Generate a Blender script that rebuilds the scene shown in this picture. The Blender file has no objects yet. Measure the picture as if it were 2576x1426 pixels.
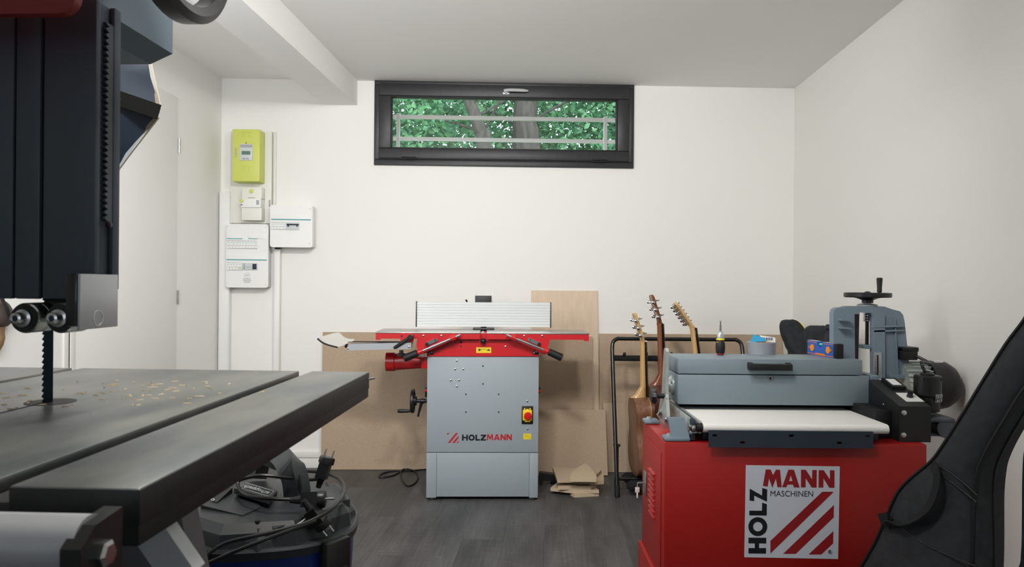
import bpy, bmesh, math, random
from mathutils import Vector as V, Matrix, geometry

# ---------------------------------------------------------------- camera, world, light
scene = bpy.context.scene
F = 1860.0; CX, CY = 1288.0, 713.0; ROLL = 0.0082; HC = 1.14
cam_d = bpy.data.cameras.new('camera'); cam = bpy.data.objects.new('camera', cam_d)
scene.collection.objects.link(cam); scene.camera = cam
cam_d.sensor_width = 36.0; cam_d.lens = 36.0 * F / 2576.0; cam_d.clip_start = 0.02; cam_d.clip_end = 200
cam.matrix_world = Matrix.Translation((0, 0, HC)) @ Matrix.Rotation(math.pi/2, 4, 'X') @ Matrix.Rotation(ROLL, 4, 'Z')
cam_d.dof.use_dof = True; cam_d.dof.focus_distance = 3.7; cam_d.dof.aperture_fstop = 15.0

world = bpy.data.worlds.new('sky'); scene.world = world; world.use_nodes = True
bgn = world.node_tree.nodes['Background']
bgn.inputs[0].default_value = (0.80, 0.92, 1.0, 1); bgn.inputs[1].default_value = 5.0
vs = scene.view_settings
vs.view_transform = 'Standard'; vs.look = 'None'; vs.exposure = 0.0; vs.gamma = 1.0; vs.use_curve_mapping = False
DOME_E, COOL_FILL_W, SPOT_W, SOFTBOX_E = 100.0, 11.0, 73.0, 15.5

dl = bpy.data.lights.new('cool_fill', 'AREA'); dl.shape = 'RECTANGLE'; dl.size = 2.0; dl.size_y = 1.1; dl.energy = COOL_FILL_W; dl.color = (.80, .90, 1.0)  # cool fill lamp added behind the camera to lift the ambient level
dlo = bpy.data.objects.new('cool_fill', dl); scene.collection.objects.link(dlo); dlo.location = (-.2, -3.05, 1.5); dlo.rotation_euler = (math.radians(90), 0, 0)

R = random.Random(11)
col = scene.collection
def ray(px, py):
    dx, dy = px - CX, py - CY; s, c = math.sin(ROLL), math.cos(ROLL)
    return V(((dx*c + dy*s)/F, 1.0, -(-dx*s + dy*c)/F))
def at(px, py, Z): return V((0, 0, HC)) + ray(px, py)*Z
class Fr:
    """a local frame standing in the room: points where a line of sight meets one of its planes"""
    def __init__(s, loc, rz): 
        s.loc = V(loc); s.rz = rz
        s.M = Matrix.Translation(s.loc) @ Matrix.Rotation(rz, 4, 'Z'); s.I = s.M.inverted()
    def hit(s, px, py, ax, v):
        o = s.I @ V((0, 0, HC)); d = s.I.to_3x3() @ ray(px, py); return o + d*((v - o[ax])/d[ax])
    def x(s, px, py, v): return s.hit(px, py, 0, v)
    def y(s, px, py, v): return s.hit(px, py, 1, v)
    def z(s, px, py, v): return s.hit(px, py, 2, v)
G = Fr((0, 0, 0), 0)

# ---------------------------------------------------------------- materials
def lin(c):
    return tuple((v/255/12.92 if v/255 <= .04045 else ((v/255 + .055)/1.055)**2.4) for v in c) + (1.0,)
MATS = {}
def mat(name, rgb, rough=.5, metal=0.0, var=0.0, scale=8.0, bump=0.0, bscale=60.0, stretch=None, rgb2=None, spec=.5, coat=0.0, rnd=0.0, detail=4):
    m = bpy.data.materials.new(name); m.use_nodes = True; nt = m.node_tree; p = nt.nodes['Principled BSDF']
    p.inputs['Roughness'].default_value = rough; p.inputs['Metallic'].default_value = metal
    p.inputs['Specular IOR Level'].default_value = spec; p.inputs['Coat Weight'].default_value = coat
    c = lin(rgb); p.inputs['Base Color'].default_value = c
    if var or rgb2 or bump or rnd:
        tc = nt.nodes.new('ShaderNodeTexCoord'); mp = nt.nodes.new('ShaderNodeMapping')
        nt.links.new(tc.outputs['Object'], mp.inputs[0])
        if stretch: mp.inputs['Scale'].default_value = stretch
        oi = nt.nodes.new('ShaderNodeObjectInfo')
        if rnd:
            mu = nt.nodes.new('ShaderNodeMath'); mu.operation = 'MULTIPLY'; mu.inputs[1].default_value = 37.0
            nt.links.new(oi.outputs['Random'], mu.inputs[0]); nt.links.new(mu.outputs[0], mp.inputs['Location'])
        if var or rgb2:
            n = nt.nodes.new('ShaderNodeTexNoise'); n.inputs['Scale'].default_value = scale; n.inputs['Detail'].default_value = detail
            nt.links.new(mp.outputs[0], n.inputs['Vector'])
            r = nt.nodes.new('ShaderNodeValToRGB'); r.color_ramp.elements[0].position = .32; r.color_ramp.elements[1].position = .68
            c2 = lin(rgb2) if rgb2 else tuple(min(1, v*(1+var)) for v in c[:3]) + (1,)
            c1 = c if rgb2 else tuple(v*(1-var) for v in c[:3]) + (1,)
            r.color_ramp.elements[0].color = c1; r.color_ramp.elements[1].color = c2
            nt.links.new(n.outputs['Fac'], r.inputs[0]); out = r.outputs[0]
            if rnd:
                hs = nt.nodes.new('ShaderNodeHueSaturation'); mr = nt.nodes.new('ShaderNodeMapRange')
                mr.inputs['To Min'].default_value = 1-rnd; mr.inputs['To Max'].default_value = 1+rnd
                nt.links.new(oi.outputs['Random'], mr.inputs[0]); nt.links.new(mr.outputs[0], hs.inputs['Value'])
                nt.links.new(out, hs.inputs['Color']); out = hs.outputs[0]
            nt.links.new(out, p.inputs['Base Color'])
        if bump:
            n2 = nt.nodes.new('ShaderNodeTexNoise'); n2.inputs['Scale'].default_value = bscale; n2.inputs['Detail'].default_value = 3
            nt.links.new(mp.outputs[0], n2.inputs['Vector'])
            b = nt.nodes.new('ShaderNodeBump'); b.inputs['Strength'].default_value = bump; b.inputs['Distance'].default_value = .003
            nt.links.new(n2.outputs['Fac'], b.inputs['Height']); nt.links.new(b.outputs[0], p.inputs['Normal'])
    MATS[name] = m; return m
def emit(name, rgb, strength):
    m = bpy.data.materials.new(name); m.use_nodes = True; nt = m.node_tree
    e = nt.nodes.new('ShaderNodeEmission'); e.inputs[0].default_value = lin(rgb); e.inputs[1].default_value = strength
    nt.links.new(e.outputs[0], nt.nodes['Material Output'].inputs[0]); MATS[name] = m; return m
mat('wall_paint', (240, 239, 235), .75, bump=.04, bscale=180)
mat('ceiling_paint', (240, 239, 236), .85)
mat('white_trim', (236, 235, 230), .45)
mat('door_white', (240, 239, 235), .6)
mat('underlay', (58, 57, 56), .8)
mat('mdf', (174, 152, 128), .8, rgb2=(192, 170, 146), scale=260, bump=.05, bscale=300)
mat('mdf_edge', (196, 168, 134), .85, rgb2=(178, 150, 116), scale=200)
mat('offcut', (184, 164, 136), .8, rgb2=(198, 179, 152), scale=180, rnd=.12)
mat('plywood', (216, 194, 168), .6, rgb2=(224, 203, 178), scale=4, stretch=(9, 9, 2.5), detail=6)
mat('plywood_edge', (188, 152, 120), .7, rgb2=(160, 122, 92), scale=40, stretch=(8, 8, 1))
mat('frame_black', (40, 40, 44), .45, var=.15, scale=30)
mat('gasket', (14, 14, 16), .6)
mat('pvc_white', (238, 238, 236), .4)
mat('pvc_cream', (232, 231, 222), .45)
mat('meter_yellow', (208, 214, 104), .45)
mat('meter_grey', (205, 210, 210), .4)
mat('lcd', (96, 126, 112), .2)
mat('teal', (80, 160, 160), .5)
mat('print_grey', (170, 172, 172), .6)
mat('print_dark', (34, 38, 58), .6)
mat('jointer_grey', (153, 163, 170), .5, bump=.03, bscale=400)
mat('jointer_red', (196, 22, 30), .38, coat=.25, bump=.05, bscale=250)
mat('port_red', (170, 26, 26), .35)
mat('iron_top', (172, 170, 164), .32, .75)
mat('alu', (205, 208, 210), .32, .85)
mat('fence_alu', (214, 217, 217), .42, .3)
mat('alu_flat', (178, 182, 186), .4, .6)
mat('steel', (190, 192, 192), .25, 1.0)
mat('zinc', (186, 194, 190), .32, .55, var=.1, scale=20)
mat('gear_grey', (74, 82, 88), .5)
mat('shield_grey', (206, 202, 194), .5)
mat('black_plastic', (20, 21, 23), .38)
mat('black_rubber', (16, 16, 18), .6)
mat('black_metal', (18, 19, 21), .3, coat=.2)
mat('label_yellow', (232, 206, 40), .5)
mat('logo_red', (150, 22, 28), .5)
mat('logo_red2', (176, 34, 40), .5)
mat('logo_black', (14, 15, 22), .5)
mat('logo_white', (206, 212, 222), .55)
mat('button_red', (200, 24, 26), .3)
mat('button_yellow', (238, 200, 36), .35)
mat('cabinet_red', (158, 20, 15), .42, bump=.03, bscale=500)
mat('sander_grey', (118, 132, 140), .5, bump=.03, bscale=500)
mat('casting_grey', (112, 128, 140), .5, bump=.06, bscale=300)
mat('belt_white', (232, 231, 226), .55)
mat('dark_plate', (40, 50, 62), .55, bump=.04, bscale=400)
mat('box_black', (22, 23, 25), .5, bump=.05, bscale=400)
mat('nylon_black', (38, 41, 45), .85, var=.25, scale=40, bump=.2, bscale=900)
mat('nylon_dark', (17, 18, 20), .9, bump=.3, bscale=700)
mat('piping_black', (12, 13, 14), .55)
mat('mahogany', (92, 52, 34), .3, rgb2=(64, 34, 22), scale=6, stretch=(8, 8, .6), coat=.3)
mat('walnut', (122, 84, 56), .35, rgb2=(98, 64, 42), scale=8, stretch=(14, 14, .6), coat=.2)
mat('walnut_side', (140, 98, 74), .35, rgb2=(110, 74, 54), scale=8, stretch=(14, 14, .6), coat=.2)
mat('maple', (214, 178, 124), .3, rgb2=(196, 156, 100), scale=8, stretch=(10, 10, .6), coat=.3)
mat('neck_brown', (138, 84, 56), .3, rgb2=(112, 64, 42), scale=8, stretch=(10, 10, .6), coat=.3)
mat('ebony', (22, 18, 18), .4)
mat('chrome', (210, 210, 212), .12, 1.0)
mat('saw_table', (110, 115, 117), .36, .7, rgb2=(146, 147, 142), scale=5, stretch=(3, 1, 1), bump=.05, bscale=40, detail=6)
mat('saw_rim', (25, 26, 28), .5, bump=.1, bscale=120)
mat('rack_grey', (62, 70, 76), .5)
mat('rail_alu', (190, 193, 196), .3, .35)
mat('saw_black', (56, 66, 76), .5, bump=.04, bscale=300)
mat('saw_grey', (96, 112, 124), .55)
mat('saw_red', (120, 22, 18), .45)
mat('saw_body', (110, 110, 118), .5)
mat('blade', (34, 52, 60), .35, .7)
mat('dust', (186, 172, 146), .9)
mat('softbox_cloth', (46, 60, 78), .4, bump=.35, bscale=14)
mat('softbox_trim', (214, 206, 188), .6)
mat('vac_blue', (10, 50, 124), .35)
mat('vac_black', (42, 46, 50), .42, bump=.06, bscale=400)
mat('cable', (14, 15, 16), .4)
mat('leather', (140, 112, 78), .7, rgb2=(112, 88, 60), scale=30, bump=.2, bscale=60)
mat('leather_dark', (70, 60, 54), .65, bump=.2, bscale=60)
mat('tape_silver', (150, 156, 164), .35, .35)
mat('card', (190, 150, 110), .8)
mat('blue_print', (40, 150, 196), .5)
mat('level_blue', (38, 92, 178), .35)
mat('vial_orange', (228, 150, 30), .35)
mat('level_orange', (232, 120, 30), .4)
mat('vial_green', (90, 210, 140), .15)
mat('driver_yellow', (226, 206, 40), .4)
mat('label_white', (226, 226, 224), .55)
mat('bark', (48, 42, 38), .9, rgb2=(78, 70, 62), scale=9, stretch=(3, 3, .5), bump=.5, bscale=20)
mat('galv', (210, 202, 198), .6)
mat('handle_silver', (206, 206, 208), .35, .3)
mat('grass', (70, 100, 50), .9)
emit('opal_dome', (255, 251, 244), DOME_E)
emit('softbox_diffuser', (250, 252, 255), SOFTBOX_E)
emit('spot_lens', (255, 246, 232), SPOT_W*.2)
def leaf_mat():
    m = bpy.data.materials.new('leaf'); m.use_nodes = True; nt = m.node_tree; p = nt.nodes['Principled BSDF']
    tc = nt.nodes.new('ShaderNodeTexCoord'); n = nt.nodes.new('ShaderNodeTexNoise'); n.inputs['Scale'].default_value = 3.5
    r = nt.nodes.new('ShaderNodeValToRGB'); r.color_ramp.elements[0].position = .35; r.color_ramp.elements[1].position = .65
    r.color_ramp.elements[0].color = lin((64, 116, 84)); r.color_ramp.elements[1].color = lin((124, 174, 124))
    nt.links.new(tc.outputs['Object'], n.inputs[0]); nt.links.new(n.outputs['Fac'], r.inputs[0])
    nt.links.new(r.outputs[0], p.inputs['Base Color']); p.inputs['Roughness'].default_value = .45
    t = nt.nodes.new('ShaderNodeBsdfTranslucent'); nt.links.new(r.outputs[0], t.inputs[0])
    mx = nt.nodes.new('ShaderNodeMixShader'); mx.inputs[0].default_value = .45
    nt.links.new(p.outputs[0], mx.inputs[1]); nt.links.new(t.outputs[0], mx.inputs[2])
    nt.links.new(mx.outputs[0], nt.nodes['Material Output'].inputs[0]); MATS['leaf'] = m
leaf_mat()
def plank_mat():
    m = bpy.data.materials.new('plank'); m.use_nodes = True; nt = m.node_tree; p = nt.nodes['Principled BSDF']; L = nt.links.new
    tc = nt.nodes.new('ShaderNodeTexCoord'); oi = nt.nodes.new('ShaderNodeObjectInfo')
    mu = nt.nodes.new('ShaderNodeMath'); mu.operation = 'MULTIPLY'; mu.inputs[1].default_value = 53.0; L(oi.outputs['Random'], mu.inputs[0])
    def noise(stretch, scale, detail, lo, hi, a, b):
        mp = nt.nodes.new('ShaderNodeMapping'); mp.inputs['Scale'].default_value = stretch; L(tc.outputs['Object'], mp.inputs[0]); L(mu.outputs[0], mp.inputs['Location'])
        n = nt.nodes.new('ShaderNodeTexNoise'); n.inputs['Scale'].default_value = scale; n.inputs['Detail'].default_value = detail; L(mp.outputs[0], n.inputs['Vector'])
        r = nt.nodes.new('ShaderNodeMapRange'); r.inputs['From Min'].default_value = lo; r.inputs['From Max'].default_value = hi
        r.inputs['To Min'].default_value = a; r.inputs['To Max'].default_value = b; L(n.outputs['Fac'], r.inputs[0]); return r.outputs[0]
    big = noise((6, 1.3, 1), 1.4, 4, .3, .68, .55, 1.2); fib = noise((150, 5, 1), 1.0, 4, .3, .7, .8, 1.18)
    crs = noise((6, 140, 1), 1.0, 3, .35, .75, .92, 1.16); scr = noise((20, 60, 1), 1.6, 5, .62, .74, 1.0, 1.7)
    v = None
    for s in (big, fib, crs, scr):
        if v is None: v = s; continue
        k = nt.nodes.new('ShaderNodeMath'); k.operation = 'MULTIPLY'; L(v, k.inputs[0]); L(s, k.inputs[1]); v = k.outputs[0]
    mr = nt.nodes.new('ShaderNodeMapRange'); mr.inputs['To Min'].default_value = .95; mr.inputs['To Max'].default_value = 1.05; L(oi.outputs['Random'], mr.inputs[0])
    k = nt.nodes.new('ShaderNodeMath'); k.operation = 'MULTIPLY'; L(v, k.inputs[0]); L(mr.outputs[0], k.inputs[1])
    hs = nt.nodes.new('ShaderNodeHueSaturation'); hs.inputs['Color'].default_value = lin((80, 80, 80)); L(k.outputs[0], hs.inputs['Value']); L(hs.outputs[0], p.inputs['Base Color'])
    p.inputs['Roughness'].default_value = .5
    b = nt.nodes.new('ShaderNodeBump'); b.inputs['Strength'].default_value = .12; b.inputs['Distance'].default_value = .002; L(fib, b.inputs['Height']); L(b.outputs[0], p.inputs['Normal'])
    MATS['plank'] = m
plank_mat()
def glass_mat():
    m = bpy.data.materials.new('pane_glass'); m.use_nodes = True; nt = m.node_tree; nt.nodes.remove(nt.nodes['Principled BSDF'])
    t = nt.nodes.new('ShaderNodeBsdfTransparent'); t.inputs[0].default_value = (.95, .97, .97, 1)
    g = nt.nodes.new('ShaderNodeBsdfGlossy'); g.inputs['Roughness'].default_value = .02
    f = nt.nodes.new('ShaderNodeFresnel'); f.inputs[0].default_value = 1.45
    mx = nt.nodes.new('ShaderNodeMixShader'); nt.links.new(f.outputs[0], mx.inputs[0])
    nt.links.new(t.outputs[0], mx.inputs[1]); nt.links.new(g.outputs[0], mx.inputs[2])
    nt.links.new(mx.outputs[0], nt.nodes['Material Output'].inputs[0]); MATS['pane_glass'] = m
glass_mat()

# ---------------------------------------------------------------- mesh helpers
def spl(pts, k=6, closed=False):
    P = [V(p) for p in pts]; n = len(P); out = []
    for i in range(n if closed else n-1):
        g = (lambda j: P[j % n]) if closed else (lambda j: P[max(0, min(n-1, j))])
        a, b, c, d = g(i-1), g(i), g(i+1), g(i+2)
        for j in range(k):
            t = j/k
            out.append(.5*((2*b) + (c-a)*t + (2*a-5*b+4*c-d)*t*t + (3*b-a-3*c+d)*t**3))
    if not closed: out.append(P[-1])
    return out
class B:
    def __init__(s): s.bm = bmesh.new()
    def box(s, a, b, bev=0, seg=2, M=None):
        a, b = V(a), V(b); c = (a+b)/2; d = b-a
        r = bmesh.ops.create_cube(s.bm, size=1.0)
        vs_ = r['verts']
        for v in vs_:
            v.co = V((c[i] + v.co[i]*d[i] for i in range(3)))
        if bev:
            es = list({e for v in vs_ for e in v.link_edges})
            rb = bmesh.ops.bevel(s.bm, geom=es, offset=min(bev, .49*min(abs(x) for x in d)), segments=seg, affect='EDGES', profile=.5)
            vs_ = rb['verts'] if M else vs_
        if M:
            vv = {v for v in vs_} | {v for v in r['verts'] if v.is_valid}
            for v in vv: v.co = M @ v.co
        return s
    def quads(s, rings, closed_ring=True, cap=True, closed=False):
        bm = s.bm; vr = [[bm.verts.new(p) for p in r] for r in rings]; n = len(vr[0])
        m = len(vr)
        for i in range(m if closed else m-1):
            a, b = vr[i], vr[(i+1) % m]
            for j in range(n if closed_ring else n-1):
                k = (j+1) % n
                try: bm.faces.new((a[j], a[k], b[k], b[j]))
                except ValueError: pass
        if cap and not closed:
            for r in (vr[0], vr[-1]):
                try: bm.faces.new(r)
                except ValueError: pass
        return s
    def frame_axes(s, d):
        d = V(d).normalized(); u = d.orthogonal().normalized()
        if abs(d.z) < .9: u = V((0, 0, 1)).cross(d).normalized()
        else: u = V((1, 0, 0)); u = (u - d*u.dot(d)).normalized()
        return u, d.cross(u)
    def cyl(s, p0, p1, r0, r1=None, n=18, bev=0):
        p0, p1 = V(p0), V(p1); r1 = r0 if r1 is None else r1; d = p1-p0; L = d.length
        if bev: prof = [(r0-bev, 0), (r0, bev), (r1, L-bev), (r1-bev, L)]
        else: prof = [(r0, 0), (r1, L)]
        return s.lathe(prof, p0, d, n)
    def lathe(s, prof, p0, axis, n=24, cap=True):
        p0 = V(p0); ax = V(axis).normalized(); u, w = s.frame_axes(ax)
        rings = [[p0 + ax*h + (u*math.cos(2*math.pi*k/n) + w*math.sin(2*math.pi*k/n))*max(r, 1e-5) for k in range(n)] for r, h in prof]
        return s.quads(rings, cap=cap)
    def ring(s, prof, p0, axis, n=32):          # closed profile turned about an axis: a rim, a washer
        p0 = V(p0); ax = V(axis).normalized(); u, w = s.frame_axes(ax)
        rings = [[p0 + ax*h + (u*math.cos(2*math.pi*k/n) + w*math.sin(2*math.pi*k/n))*r for k in range(n)] for r, h in prof]
        return s.quads(rings, cap=False, closed=True)
    def tube(s, pts, r, n=8, closed=False, sx=1.0, up=None):
        P = [V(p) for p in pts]; m = len(P); rings = []; u = None
        for i in range(m):
            t = (P[(i+1) % m] - P[(i-1) % m]) if closed else (P[min(m-1, i+1)] - P[max(0, i-1)])
            if t.length < 1e-9: t = V((0, 0, 1))
            t.normalize()
            if up is not None: u = (V(up) - t*V(up).dot(t)).normalized()
            elif u is None: u = t.orthogonal().normalized()
            else: u = (u - t*u.dot(t)).normalized()
            w = t.cross(u); rr = r[i] if isinstance(r, (list, tuple)) else r
            rings.append([P[i] + (u*math.cos(2*math.pi*k/n) + w*sx*math.sin(2*math.pi*k/n))*rr for k in range(n)])
        return s.quads(rings, closed=closed)
    def strip(s, pts, a, b, up=(0, 0, 1), closed=False):   # rectangular bar a x b swept along a path
        P = [V(p) for p in pts]; m = len(P); rings = []
        for i in range(m):
            t = (P[(i+1) % m] - P[(i-1) % m]) if closed else (P[min(m-1, i+1)] - P[max(0, i-1)])
            t.normalize(); u = (V(up) - t*V(up).dot(t)).normalized(); w = t.cross(u)
            rings.append([P[i] + u*a/2*x + w*b/2*y for x, y in ((-1, -1), (1, -1), (1, 1), (-1, 1))])
        return s.quads(rings, closed=closed)
    def prism(s, pts, vec, holes=()):
        vec = V(vec); loops = [[V(p) for p in pts]] + [[V(p) for p in h] for h in holes]; bm = s.bm
        if not holes:
            a = [bm.verts.new(p) for p in loops[0]]; b = [bm.verts.new(p+vec) for p in loops[0]]
            bm.faces.new(a); bm.faces.new(b[::-1]); n = len(a)
            for i in range(n): bm.faces.new((a[i], b[i], b[(i+1) % n], a[(i+1) % n]))
            return s
        tri = geometry.tessellate_polygon(loops); flat = [p for l in loops for p in l]
        a = [bm.verts.new(p) for p in flat]; b = [bm.verts.new(p+vec) for p in flat]
        for t in tri:
            try: bm.faces.new([a[i] for i in t]); bm.faces.new([b[i] for i in t][::-1])
            except ValueError: pass
        o = 0
        for l in loops:
            n = len(l)
            for i in range(n):
                bm.faces.new((a[o+i], b[o+i], b[o+(i+1) % n], a[o+(i+1) % n]))
            o += n
        return s
    def face(s, pts):
        s.bm.faces.new([s.bm.verts.new(V(p)) for p in pts]); return s
    def sph(s, c, r, n=14, sc=(1, 1, 1)):
        c = V(c); rings = []
        for i in range(n//2+1):
            a = math.pi*i/(n//2); rr = max(math.sin(a)*r, 1e-5)
            rings.append([c + V((rr*math.cos(2*math.pi*k/n)*sc[0], rr*math.sin(2*math.pi*k/n)*sc[1], -math.cos(a)*r*sc[2])) for k in range(n)])
        return s.quads(rings, cap=False)
    def obj(s, name, m, parent=None, smooth=35):
        bmesh.ops.remove_doubles(s.bm, verts=s.bm.verts, dist=1e-6)
        bmesh.ops.recalc_face_normals(s.bm, faces=s.bm.faces)
        me = bpy.data.meshes.new(name); s.bm.to_mesh(me); s.bm.free()
        me.materials.append(MATS[m])
        if smooth:
            me.polygons.foreach_set('use_smooth', [True]*len(me.polygons)); me.set_sharp_from_angle(angle=math.radians(smooth))
        o = bpy.data.objects.new(name, me); col.objects.link(o)
        if parent: o.parent = parent
        return o
def thing(name, label, cat, loc=(0, 0, 0), rz=0, group=None):
    o = bpy.data.objects.new(name, None); col.objects.link(o); o.location = loc; o.rotation_euler = (0, 0, rz)
    o.empty_display_size = .1; o['label'] = label; o['category'] = cat
    if group: o['group'] = group
    return o
def tag(o, label, cat, group=None):
    o['label'] = label; o['category'] = cat
    if group: o['group'] = group
    return o
def lab(o, label): o['label'] = label; return o
def struct(o): o['kind'] = 'structure'; return o
def text(name, body, size, M, m, parent, offset=0.0, extrude=.0004, align='LEFT', sx=1.0, shear=0.0):
    cu = bpy.data.curves.new(name, 'FONT'); cu.body = body; cu.size = size; cu.offset = offset; cu.extrude = extrude
    cu.align_x = align; cu.shear = shear; cu.resolution_u = 3
    o = bpy.data.objects.new(name, cu); col.objects.link(o)
    bpy.context.view_layer.update()
    me = bpy.data.meshes.new_from_object(o.evaluated_get(bpy.context.evaluated_depsgraph_get()))
    bpy.data.objects.remove(o); me.materials.clear(); me.materials.append(MATS[m])
    me.transform(M @ Matrix.Diagonal((sx, 1, 1, 1)))
    n = bpy.data.objects.new(name, me); col.objects.link(n)
    if parent: n.parent = parent
    return n
RX90 = Matrix.Rotation(math.pi/2, 4, 'X')
def rrect(x0, x1, z0, z1, r, y, k=5):
    out = []
    for cx, cz, a0 in ((x1-r, z1-r, 0), (x0+r, z1-r, 90), (x0+r, z0+r, 180), (x1-r, z0+r, 270)):
        for i in range(k+1):
            a = math.radians(a0 + 90*i/k); out.append(V((cx + r*math.cos(a), y, cz + r*math.sin(a))))
    return out
def sup(c, ex, ey, n=28, e=2.6):     # superellipse ring
    out = []
    for k in range(n):
        a = 2*math.pi*k/n; ca, sa = math.cos(a), math.sin(a)
        out.append(V(c) + V(ex)*math.copysign(abs(ca)**(2/e), ca) + V(ey)*math.copysign(abs(sa)**(2/e), sa))
    return out

# ---------------------------------------------------------------- room shell
HT = 2.38
Lc = G.z(558.5, 197, HT); Rc = G.z(1999, 222.5, HT); Lc.z = Rc.z = 0
WR = math.atan2(Rc.y-Lc.y, Rc.x-Lc.x)
TH = 0.0559                                     # side walls, beam and planks run this way
FF = Fr((0, 0, 0), -TH)
lx = (FF.I @ Lc).x; rx = (FF.I @ Rc).x; REAR = -3.2
W = Fr(Lc.lerp(Rc, -Lc.x/(Rc.x-Lc.x)), WR)      # back wall frame: y = 0 on the wall, -y into the room
wl = (W.I @ Lc).x; wr = (W.I @ Rc).x
def ybk(x): # back wall y in floor frame for floor-frame x
    a, b = FF.I @ Lc, FF.I @ Rc
    return a.y + (b.y-a.y)*(x-a.x)/(b.x-a.x)
def ff(x, y, z): return FF.M @ V((x, y, z))

fl = struct(B().prism([ff(lx-.1, REAR-.1, -.012), ff(rx+.1, REAR-.1, -.012), ff(rx+.1, ybk(rx)+.1, -.012), ff(lx-.1, ybk(lx)+.1, -.012)], (0, 0, -.1)).obj('floor', 'underlay', smooth=0))
fl['label'] = 'dark grey wood-look plank floor'
PW, PL, GP = .182, 1.22, .0002
share = None
ncol = int((rx-lx)/PW)+1
for i in range(ncol):
    x0 = lx + i*PW; x1 = min(x0+PW, rx)
    if x1-x0 < .02: continue
    y0 = REAR - ((i*0.41) % 1)*PL
    while y0 < ybk(x0):
        a, b = max(y0, REAR), y0+PL
        cl = b > min(ybk(x0), ybk(x1)) or y0 < REAR or x1-x0 < PW-.001
        if a < b-.01:
            if cl:
                e0, e1 = min(b, ybk(x0)), min(b, ybk(x1))
                c = V(((x0+x1)/2, (a+min(e0, e1))/2, -.012))
                if min(e0, e1)-a > .03:
                    o = B().prism([V(p)-c for p in ((x0+GP, a+GP, -.012), (x1-GP, a+GP, -.012), (x1-GP, e1-GP, -.012), (x0+GP, e0-GP, -.012))], (0, 0, .012)).obj('plank', 'plank', fl, 0)
                else: o = None
            else:
                c = V((x0+PW/2, a+PL/2, -.012))
                if share is None:
                    o = B().box((-PW/2+GP, -PL/2+GP, 0), (PW/2-GP, PL/2-GP, .012)).obj('plank', 'plank', fl, 0); share = o.data
                else:
                    o = bpy.data.objects.new('plank', share); col.objects.link(o); o.parent = fl
            if o: o.location = FF.M @ c; o.rotation_euler = (0, 0, -TH)
        y0 += PL

ce = struct(B().prism([ff(lx-.12, REAR-.12, HT), ff(rx+.12, REAR-.12, HT), ff(rx+.12, ybk(rx)+.3, HT), ff(lx-.12, ybk(lx)+.3, HT)], (0, 0, .15)).obj('ceiling', 'ceiling_paint', smooth=0))
def wall(name, p, q, n):
    p, q = V(p), V(q); p.z = q.z = -.1
    return struct(B().prism([p, q, q+V((0, 0, HT+.1)), p+V((0, 0, HT+.1))], n).obj(name, 'wall_paint', smooth=0))
nl = FF.M.to_3x3() @ V((-.12, 0, 0))
wleft = wall('wall_left', ff(lx, REAR, 0), Lc, nl)
wright = wall('wall_right', ff(rx, REAR, 0), Rc, -nl)
wall('wall_rear', ff(lx, REAR, 0), ff(rx, REAR, 0), FF.M.to_3x3() @ V((0, -.12, 0)))
# back wall with the window opening
w0 = W.y(946, 205, 0); w1 = W.y(1590, 419.5, 0)
wx0, wx1 = w0.x+.005, w1.x-.005; wz0 = W.y(1288, 417, 0).z; wz1 = W.y(1288, 211, 0).z
T = .2
b = B()
b.box((wl-.12, 0, -.1), (wx0+.012, T, HT)); b.box((wx1-.012, 0, -.1), (wr+.12, T, HT))
b.box((wx0+.012, 0, -.1), (wx1-.012, T, wz0+.012)); b.box((wx0+.012, 0, wz1-.012), (wx1-.012, T, HT))
wb = struct(b.obj('wall_back', 'wall_paint', smooth=0)); wb.matrix_world = W.M
# beam under the ceiling
bz = G.y(899, 264, Lc.lerp(Rc, .25).y).z
bx1 = W.y(899, 264, 0).x; bx0 = W.y(814, 264, 0).x
p1 = FF.I @ (W.M @ V((bx1, 0, 0))); p0 = FF.I @ (W.M @ V((bx0, 0, 0)))
BZ = W.y(860, 264, 0).z
struct(B().prism([ff(p0.x, REAR, BZ), ff(p1.x, REAR, BZ), ff(p1.x, p1.y, BZ), ff(p0.x, p0.y, BZ)], (0, 0, HT-BZ)).obj('trim_1', 'ceiling_paint', smooth=0))
# skirting: a moulded board and the cable duct above it
o = struct(B().box((wl, -.013, 0), (wr, 0, .062), .002).box((wl, -.02, .064), (wr, 0, .1), .003).obj('baseboard_back', 'white_trim')); o.matrix_world = W.M
def sideboard(name, x, sgn, ya, yb):
    o = struct(B().box((x if sgn > 0 else x-.013, ya, 0), (x+.013 if sgn > 0 else x, yb, .065), .002).obj(name, 'white_trim')); o.matrix_world = FF.M; return o
sideboard('baseboard_right', rx, -1, REAR, ybk(rx)-.03)
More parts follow.
